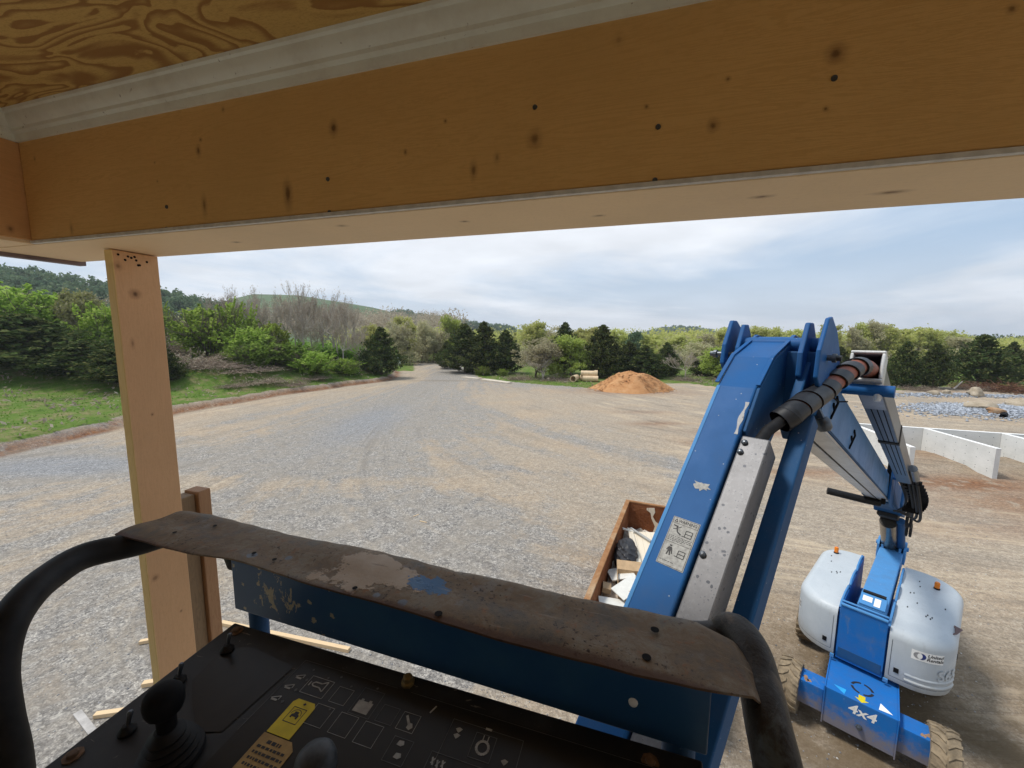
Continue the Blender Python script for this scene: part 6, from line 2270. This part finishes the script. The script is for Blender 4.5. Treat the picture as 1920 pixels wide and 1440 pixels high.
m = MB(); m.tube([(44.6, 35.9, .18), (46.0, 37.0, .22)], .24, 18, False); m.tube([(44.6, 35.9, .18), (46.0, 37.0, .22)], .205, 18, False)
tag(m.build('drain_pipe', M['black'], None, smooth=40), 'black plastic drain pipe mouth in the stone heap', 'pipe')

# orange dirt mound
bm = bmesh.new()
N1, N2 = 72, 26
rr_ = np.random.default_rng(21)
V = []
for i in range(N1):
    a_ = 2 * PI * i / N1
    for j in range(N2 + 1):
        t = j / N2
        rx_, ry_ = 5.6, 4.2
        edge = 1 + .10 * math.sin(3 * a_ + 1) + .05 * math.sin(7 * a_)
        x = 16.3 + math.cos(a_) * rx_ * t * edge; y = 54.6 + math.sin(a_) * ry_ * t * edge
        prof_ = min(1.0, 1.22 * (1 - t ** 1.7) ** 1.1) * (1 - .10 * t)
        prof_ += .08 * math.exp(-((math.cos(a_) * t + .15) ** 2 + (math.sin(a_) * t) ** 2) * 14)
        z = 2.15 * prof_ + .20 * float(wob(np.array(x * 2.2), np.array(y * 2.2))) * (1 - t) + .16 * float(wob(np.array(x * 4.2), np.array(y * 4.))) * (1 - t * .8) + .07 * rr_.normal() * (1 - t)
        V.append((x, y, z - .06))
F = []
for i in range(N1):
    i2 = (i + 1) % N1
    for j in range(N2): F.append((i * (N2 + 1) + j, i * (N2 + 1) + j + 1, i2 * (N2 + 1) + j + 1, i2 * (N2 + 1) + j))
o = raw_mesh('dirt_mound', np.array(V), np.array(F), M['mound']); o.data.shade_smooth()
tag(o, 'heap of orange clay dumped at the far edge of the lot', 'dirt mound')


def clods(n):
    a_ = rngm.uniform(0, 2 * PI, n); t = rngm.uniform(0.1, 1.08, n) ** .8
    return np.stack([16.3 + np.cos(a_) * 5.6 * t, 54.6 + np.sin(a_) * 4.2 * t], 1)


h_old = height


def mound_h(x, y):
    t = np.clip(np.hypot((x - 16.3) / 5.6, (y - 54.6) / 4.2), 0, 1)
    return h_old(x, y) + 2.15 * np.minimum(1, 1.22 * (1 - t ** 1.7) ** 1.1) * (1 - .1 * t)


height = mound_h
stones(900, clods, .10, rngm, M['mound'], 'clay_clods', 'loose orange clods lying over the dirt mound')
height = h_old


# clay pipes
def pipe(x, y, z, dx_, dy_, L, r, label, bell=True):
    m = MB()
    d_ = Vector((dx_, dy_, 0)).normalized()
    o = Vector((x, y, z))
    pr = [(r * .80, 0.0), (r, 0.0), (r, .0), (r, L * .80), (r * 1.22, L * .82), (r * 1.22, L), (r * .98, L), (r * .8, L * .8), (r * .8, .0)] if bell else [(r * .8, 0), (r, 0), (r, L), (r * .8, L), (r * .8, 0)]
    m.lathe(pr, o, d_, 24, False)
    b_ = m.build('clay_pipe', M['clay'], None, smooth=40)
    return tag(b_, label, 'pipe', 'buff clay pipes by the mound')


pipe(9.55, 62.6, .52, .42, .9, 2.0, .52, 'single buff clay pipe lying apart with its dark mouth towards us', False)
pipe(11.2, 63.4, .5, .97, -.22, 2.4, .46, 'buff clay pipe at the bottom front of the pair stack by the mound', False)
pipe(11.0, 64.5, .5, .97, -.22, 2.5, .46, 'buff clay pipe at the bottom back of the stack by the mound', False)
pipe(11.0, 63.95, 1.28, .97, -.22, 2.6, .44, 'buff clay pipe lying on top of the two others by the mound')
for (x0, y0, x1, y1, w, lb_) in ((-8.3, 68.6, -5.4, 66.0, .55, 'pale flat concrete strip nearest the road mouth'), (-4.6, 65.3, -.3, 60.6, .7, 'longer pale flat concrete strip along the grass edge')):
    d_ = Vector((x1 - x0, y1 - y0, 0)); L_ = d_.length; d_.normalize(); nn = Vector((-d_.y, d_.x, 0))
    Fm = frame((x0, y0, .02), d_, nn, (0, 0, 1))
    m = MB(Fm)
    pr_ = [(0, -w), (L_ * .3, -w * 1.1), (L_ * .7, -w * .9), (L_, -w * .7), (L_ * .98, w * .8), (L_ * .5, w), (0.1, w * .9)]
    m.prism(pr_, 0, .12); tag(m.build('concrete_slab', M['slab'], None), lb_, 'slab', 'pale concrete strips by the road')

# little white sign by the bend
e = tag(empty('road_sign', Vector((xpix(747, 91), 91, 0))), 'tiny white sign on a post just right of the lone cedar', 'sign')
MB().box(-.04, .04, -.04, .04, 0, 1.5).build('sign_post', M['galv_white'], e)
MB().prism([(-.5, .5), (.42, .3), (.55, 1.2), (-.1, 2.0), (-.6, 1.7)], -.03, .03, lambda u, v, h: (u, h, v + .2)).build('sign_panel', M['white'], e)


# concrete foundation walls
def wall(p, q, h, th, label, holes=True, z0=-.4):
    a, b = Vector((p[0], p[1], 0)), Vector((q[0], q[1], 0))
    d_ = b - a; L_ = d_.length; d_.normalize(); nn = Vector((-d_.y, d_.x, 0))
    Fm = frame((a.x, a.y, 0), d_, nn, (0, 0, 1))
    e = tag(empty('foundation_wall', Fm), label, 'wall', 'poured concrete foundation walls')
    MB().box(0, L_, -th / 2, th / 2, z0, h - .03).build('wall', M['concrete'], e)
    MB().box(-.003, L_ + .003, -th / 2 - .003, th / 2 + .003, h - .03, h).build('wall_top', M['conc_lit_top'], e)
    m = MB()
    n = max(1, int(L_ / .62))
    for s_ in (-1, 1):
        for i in range(n):
            for zz in (.28, .42, .85, 1.30):
                if zz > h - .1: continue
                xx = (i + .5) * L_ / n
                m.lathe([(.022, 0), (.018, .004)], (xx, s_ * th / 2, zz), (0, s_, 0), 8)
    m.build('tie_holes', M['steel_dark'], e)
    return e


HW = 1.6
wall((20.0, 27.31), (36.0, 21.33), HW, .22, 'long back foundation wall that the short walls join')
wall((22.62, 26.22), (21.0, 20.5), HW, .22, 'short foundation wall end nearest the boom lift')
wall((26.15, 24.9), (25.25, 20.3), HW, .22, 'middle short foundation wall with its bright slanting top')
wall((29.55, 23.62), (28.5, 19.3), HW, .22, 'short foundation wall cut by the right edge')

# brush heap at the right edge
e = None
pr_ = proto('bramble', 2)
for (px, D, w, h, lb_) in ((1868, 56, 5.5, 1.6, 'low reddish brush heap below the cedars at right'), (1915, 55, 8.0, 2.6, 'taller reddish brush heap at the right edge')):
    x = xpix(px, D)
    e = tag(empty('brush_heap', Vector((x, D, gz(x, D) - .1))), lb_, 'brush heap', 'uprooted brush heaps')
    e.scale = (w, w, h)
    o = bpy.data.objects.new('twigs', pr_[1].copy()); o.data.materials[0] = plain('reddish_twigs', (0.20, 0.09, 0.055), .9, 0, .4, 2); COL.objects.link(o); o.parent = e
    o = bpy.data.objects.new('dead_leaves', pr_[0].copy()); o.data.materials[0] = mat_leaf('reddish_dead_leaves', (0.16, 0.075, 0.045), (0.22, 0.12, 0.07), (0.12, 0.10, 0.06), .2); COL.objects.link(o); o.parent = e
tag(MB().tube([(61.3, 55.4, .15), (63.6, 56.5, 1.1)], [.11, .07], 8).build('dead_branch', M['bark_pale'], None, smooth=40), 'pale stripped branch leaning on the low brush heap', 'branch')

# rubbish skip under the jib
SK0 = Vector((1.76, 8.39, 0)); SK1 = Vector((4.08, 13.51, 0))
sd_ = (SK1 - SK0).normalized(); sn = Vector((sd_.y, -sd_.x, 0))
SK0 = SK0 - sd_ * 1.2
SL, SW, SH = (SK1 - SK0).length, 2.15, 1.6
SF = frame((SK0.x, SK0.y, 0), sd_, sn, (0, 0, -1))
SF = frame((SK0.x, SK0.y, 0), sd_, sn, Vector((0, 0, 1)))
skip = tag(empty('rubbish_skip', Matrix.Translation(SK0)), 'rust-brown open skip filled with building scraps beside the jib', 'skip')
Sm = Matrix.Translation(-SK0) @ SF
m = MB(Sm)
t_ = .07
m.box(0, SL, 0, t_, .15, SH - .05); m.box(0, SL, SW - t_, SW, .15, SH - .05)
m.box(0, t_, t_ + .002, SW - t_ - .002, .15, SH - .05); m.box(SL - t_, SL, t_ + .002, SW - t_ - .002, .15, SH - .05)
m.box(0.01, SL - .01, 0.01, SW - .01, .05, .145)
body = m.build('skip_body', M['skipwood'], skip)
m = MB(Sm)
m.box(-.02, SL + .02, -.06, t_ + .01, SH - .05, SH); m.box(-.02, SL + .02, SW - t_ - .01, SW + .05, SH - .05, SH)
m.box(-.02, t_ + .01, t_ + .012, SW - t_ - .012, SH - .05, SH - .002); m.box(SL - t_ - .01, SL + .03, t_ + .012, SW - t_ - .012, SH - .05, SH - .002)
m.build('skip_rim', M['skiplip'], skip, .01)
m = MB(Sm)
for i in range(7): m.box(.4 + i * .95, .5 + i * .95, -.05, -.002, .2, SH - .06)
m.build('side_rib', M['skipwood'], skip)


def sk(u, v, z): return SF @ Vector((u, v, z))


def slab(name, u, v, z, L, W_, th, yaw, pitch, roll, mat, label, cat, group=None):
    m = MB(); m.box(-L / 2, L / 2, -W_ / 2, W_ / 2, -th / 2, th / 2)
    o = m.build(name, M[mat], None)
    p = sk(u, v, z)
    ang = math.atan2(sd_.y, sd_.x)
    o.matrix_world = Matrix.Translation(p) @ Matrix.Rotation(ang + R(yaw), 4, 'Z') @ Matrix.Rotation(R(pitch), 4, 'Y') @ Matrix.Rotation(R(roll), 4, 'X')
    return tag(o, label, cat, group)


m = MB(Sm)                                                # compacted rubbish under the visible pieces
rr_ = np.random.default_rng(9)
gu, gv = 26, 10
V = []
for i in range(gu + 1):
    for j in range(gv + 1):
        u = .08 + (SL - .16) * i / gu; v = .08 + (SW - .16) * j / gv
        V.append((u, v, .92 + .08 * rr_.normal() - (.30 if i > gu - 3 else 0)))
F = []
for i in range(gu):
    for j in range(gv):
        a_ = i * (gv + 1) + j; F.append((a_, a_ + gv + 1, a_ + gv + 2, a_ + 1))
V = [tuple(SF @ Vector(p)) for p in V]
o = raw_mesh('mixed_rubbish', np.array(V), np.array(F), plain('mixed_rubbish', (0.46, 0.40, 0.33), .9, 0, .5, 5))
tag(o, 'mixed building scraps filling the bottom of the skip', None, None, 'stuff')
kb = NM('grooved_beadboard')
sx_ = kb.n('ShaderNodeSeparateXYZ'); kb.l(kb.obj, sx_.inputs[0])
gr_ = kb.math('FRACT', kb.math('MULTIPLY', sx_.outputs[1], 7.0))
M['panelboard'] = kb.fin(kb.mix(kb.mr(gr_, .0, .07, 1, 0), kb.mix(kb.noise(3, 5, .6), (0.66, 0.57, 0.43), (0.72, 0.65, 0.53)), (0.36, 0.28, 0.18)), .6)
slab('beadboard_sheet', 4.55, .98, 1.12, 2.35, 1.05, .02, 12, 2, -4, 'panelboard', 'big cream grooved board lying in the skip right of the black bag', 'board')
slab('beadboard_sheet', 4.6, .52, 1.18, 2.2, .16, .02, 14, 3, 10, 'panelboard', 'narrow cream board leaning along the skip beside the black bag', 'board')
slab('white_board', 2.98, .42, 1.14, .62, .62, .03, 24, 8, -10, 'boardwhite', 'white grooved board just below the black bag', 'board')
slab('white_board', 2.22, .70, 1.30, .75, .40, .02, -32, -8, 12, 'boardwhite', 'white triangular-looking offcut lying over the cardboard', 'board')
slab('white_board', 1.75, .62, 1.12, .42, 1.0, .02, 16, 4, 4, 'boardwhite', 'white board nearest the basket rail in the skip', 'board')
slab('timber_offcut', 5.45, .28, 1.15, .07, .5, .04, 30, 0, 20, 'boardwhite', 'pale short stick at the far left corner of the skip', 'offcut')
slab('timber_offcut', 5.35, .62, 1.14, 1.0, .08, .05, 44, 3, 0, 'decal_grey', 'grey stick beside the far end of the beadboard', 'offcut')
slab('timber_offcut', 2.22, .20, 1.14, .32, .20, .12, 10, 6, 8, 'card', 'short tan wood block in the near left of the skip', 'offcut')
# torn kraft paper on the end wall
m = MB()
ppts = [(.55, 1.45), (.80, 1.50), (.83, 1.35), (.76, 1.18), (.86, 1.02), (1.18, .82), (1.28, .6), (.78, .6), (.84, .85), (.72, 1.1), (.68, 1.3), (.55, 1.38)]
m.prism(ppts, SL - t_ - .012, SL - t_ - .004, lambda u, v, h: tuple(SF @ Vector((h, u + .1, v))))
tag(m.build('torn_paper', M['panelboard'], None), 'torn pale sheet clinging to the inner end of the skip', 'paper')
# cardboard box
e = tag(empty('cardboard_box', Matrix.Translation(sk(2.62, 1.0, .96)) @ Matrix.Rotation(math.atan2(sd_.y, sd_.x) + R(12), 4, 'Z')), 'flattened open cardboard box in the middle of the skip', 'box')
m = MB()
for (a_, b_, c_, d_) in ((-.45, .45, -.6, -.59), (-.45, .45, .59, .6), (-.45, -.44, -.588, .588), (.44, .45, -.588, .588)): m.box(a_, b_, c_, d_, 0, .32)
m.box(-.438, .438, -.588, .588, .0, .012)
m.build('box_body', M['card'], e)
for q_ in ([(.45, -.6, .32), (.45, .6, .32), (.75, .6, .40), (.75, -.6, .40)], [(-.45, -.6, .32), (-.45, .6, .32), (-.68, .5, .24), (-.68, -.5, .24)]):
    m = MB(); m.add(q_, [(0, 1, 2, 3)]); m.build('flap', M['card'], e)
# black rubbish bag
bm = bmesh.new(); bmesh.ops.create_icosphere(bm, subdivisions=4, radius=1)
rr_ = np.random.default_rng(31)
fs = [(rr_.normal(size=3) * s_, rr_.uniform(0, 6), a_) for s_, a_ in ((1.5, .10), (2, .08), (4, .06), (5, .05), (9, .03), (11, .028), (14, .02))]
for v in bm.verts:
    c_ = np.array(v.co); d_ = 1 + sum(a_ * (1 - 2 * abs(math.sin(float(k_ @ c_) + p_))) for k_, p_, a_ in fs)
    v.co = Vector((c_[0] * d_ * .58, c_[1] * d_ * .33, max(c_[2], -.75) * d_ * .30))
me = bpy.data.meshes.new('rubbish_bag'); bm.to_mesh(me); bm.free(); me.materials.append(M['bag'])
me.shade_smooth(); me.set_sharp_from_angle(angle=R(25))
o = bpy.data.objects.new('rubbish_bag', me); COL.objects.link(o)
o.matrix_world = Matrix.Translation(sk(3.86, .42, 1.25)) @ Matrix.Rotation(math.atan2(sd_.y, sd_.x), 4, 'Z')
tag(o, 'shiny black rubbish bag against the left side of the skip', 'rubbish bag')

# lumber scraps on the ground below
def lumber(p, q, w, th, mat, label, z=.0):
    a, b = Vector(p), Vector(q)
    d_ = (b - a); d_.z = 0; L_ = d_.length; d_.normalize(); nn = Vector((-d_.y, d_.x, 0))
    m = MB(); m.box(0, L_, -w / 2, w / 2, 0, th)
    o = m.build('timber_plank', M[mat], None, .004)
    o.matrix_world = frame((a.x, a.y, gz(a.x, a.y) + z + .005), d_, nn, (0, 0, 1))
    return tag(o, label, 'plank', 'timber scraps on the ground')


M['newwood'] = mat_spruce('fresh_plank', (0.68, 0.50, 0.30), (0.58, 0.38, 0.20), [], (.9, 14, 14), .3)
M['greywood'] = plain('grey_plank', (0.37, 0.35, 0.33), .8, 0, .2, 6)
lumber(onz(415, 1168, .04), onz(655, 1219, .04), .10, .09, 'newwood', 'long fresh plank lying on the gravel behind the control panel')
lumber(onz(262, 1206, .04), onz(345, 1190, .04), .09, .08, 'newwood', 'fresh plank end poking out left of the wooden prop')
lumber(onz(268, 1284, .04), onz(320, 1275, .04), .11, .09, 'newwood', 'short pale block at the foot of the wooden prop')
lumber(onz(145, 1335, .04), onz(195, 1400, .04), .12, .04, 'greywood', 'grey weathered plank beside the control panel corner')
lumber(onz(178, 1342, .04), onz(260, 1330, .04), .10, .08, 'newwood', 'fresh offcut lying across the grey plank')
rs = random.Random(6)
for i, (px, py) in enumerate(((775, 968), (790, 972), (800, 980))):
    p = onz(px, py, .02); lumber(p, p + Vector((rs.uniform(-.3, .3), rs.uniform(-.1, .25), 0)), .035, .02, 'newwood', 'thin wood splinter among the splinters on the open gravel')

# ================================================================== AIR
hzm = bpy.data.materials.new('thin_haze')
hzm.use_nodes = True
ht = hzm.node_tree; ht.nodes.clear()
ho = ht.nodes.new('ShaderNodeOutputMaterial'); hv_ = ht.nodes.new('ShaderNodeVolumePrincipled')
hv_.inputs['Color'].default_value = (0.86, 0.92, 1.0, 1)
hv_.inputs['Density'].default_value = 0.00028
hv_.inputs['Anisotropy'].default_value = 0.3
ht.links.new(hv_.outputs[0], ho.inputs['Volume'])
tag(MB().box(-2600, 2600, -1600, 2700, -3.5, 130).build('haze', hzm), 'thin pale haze over the whole lot', None, None, 'stuff')
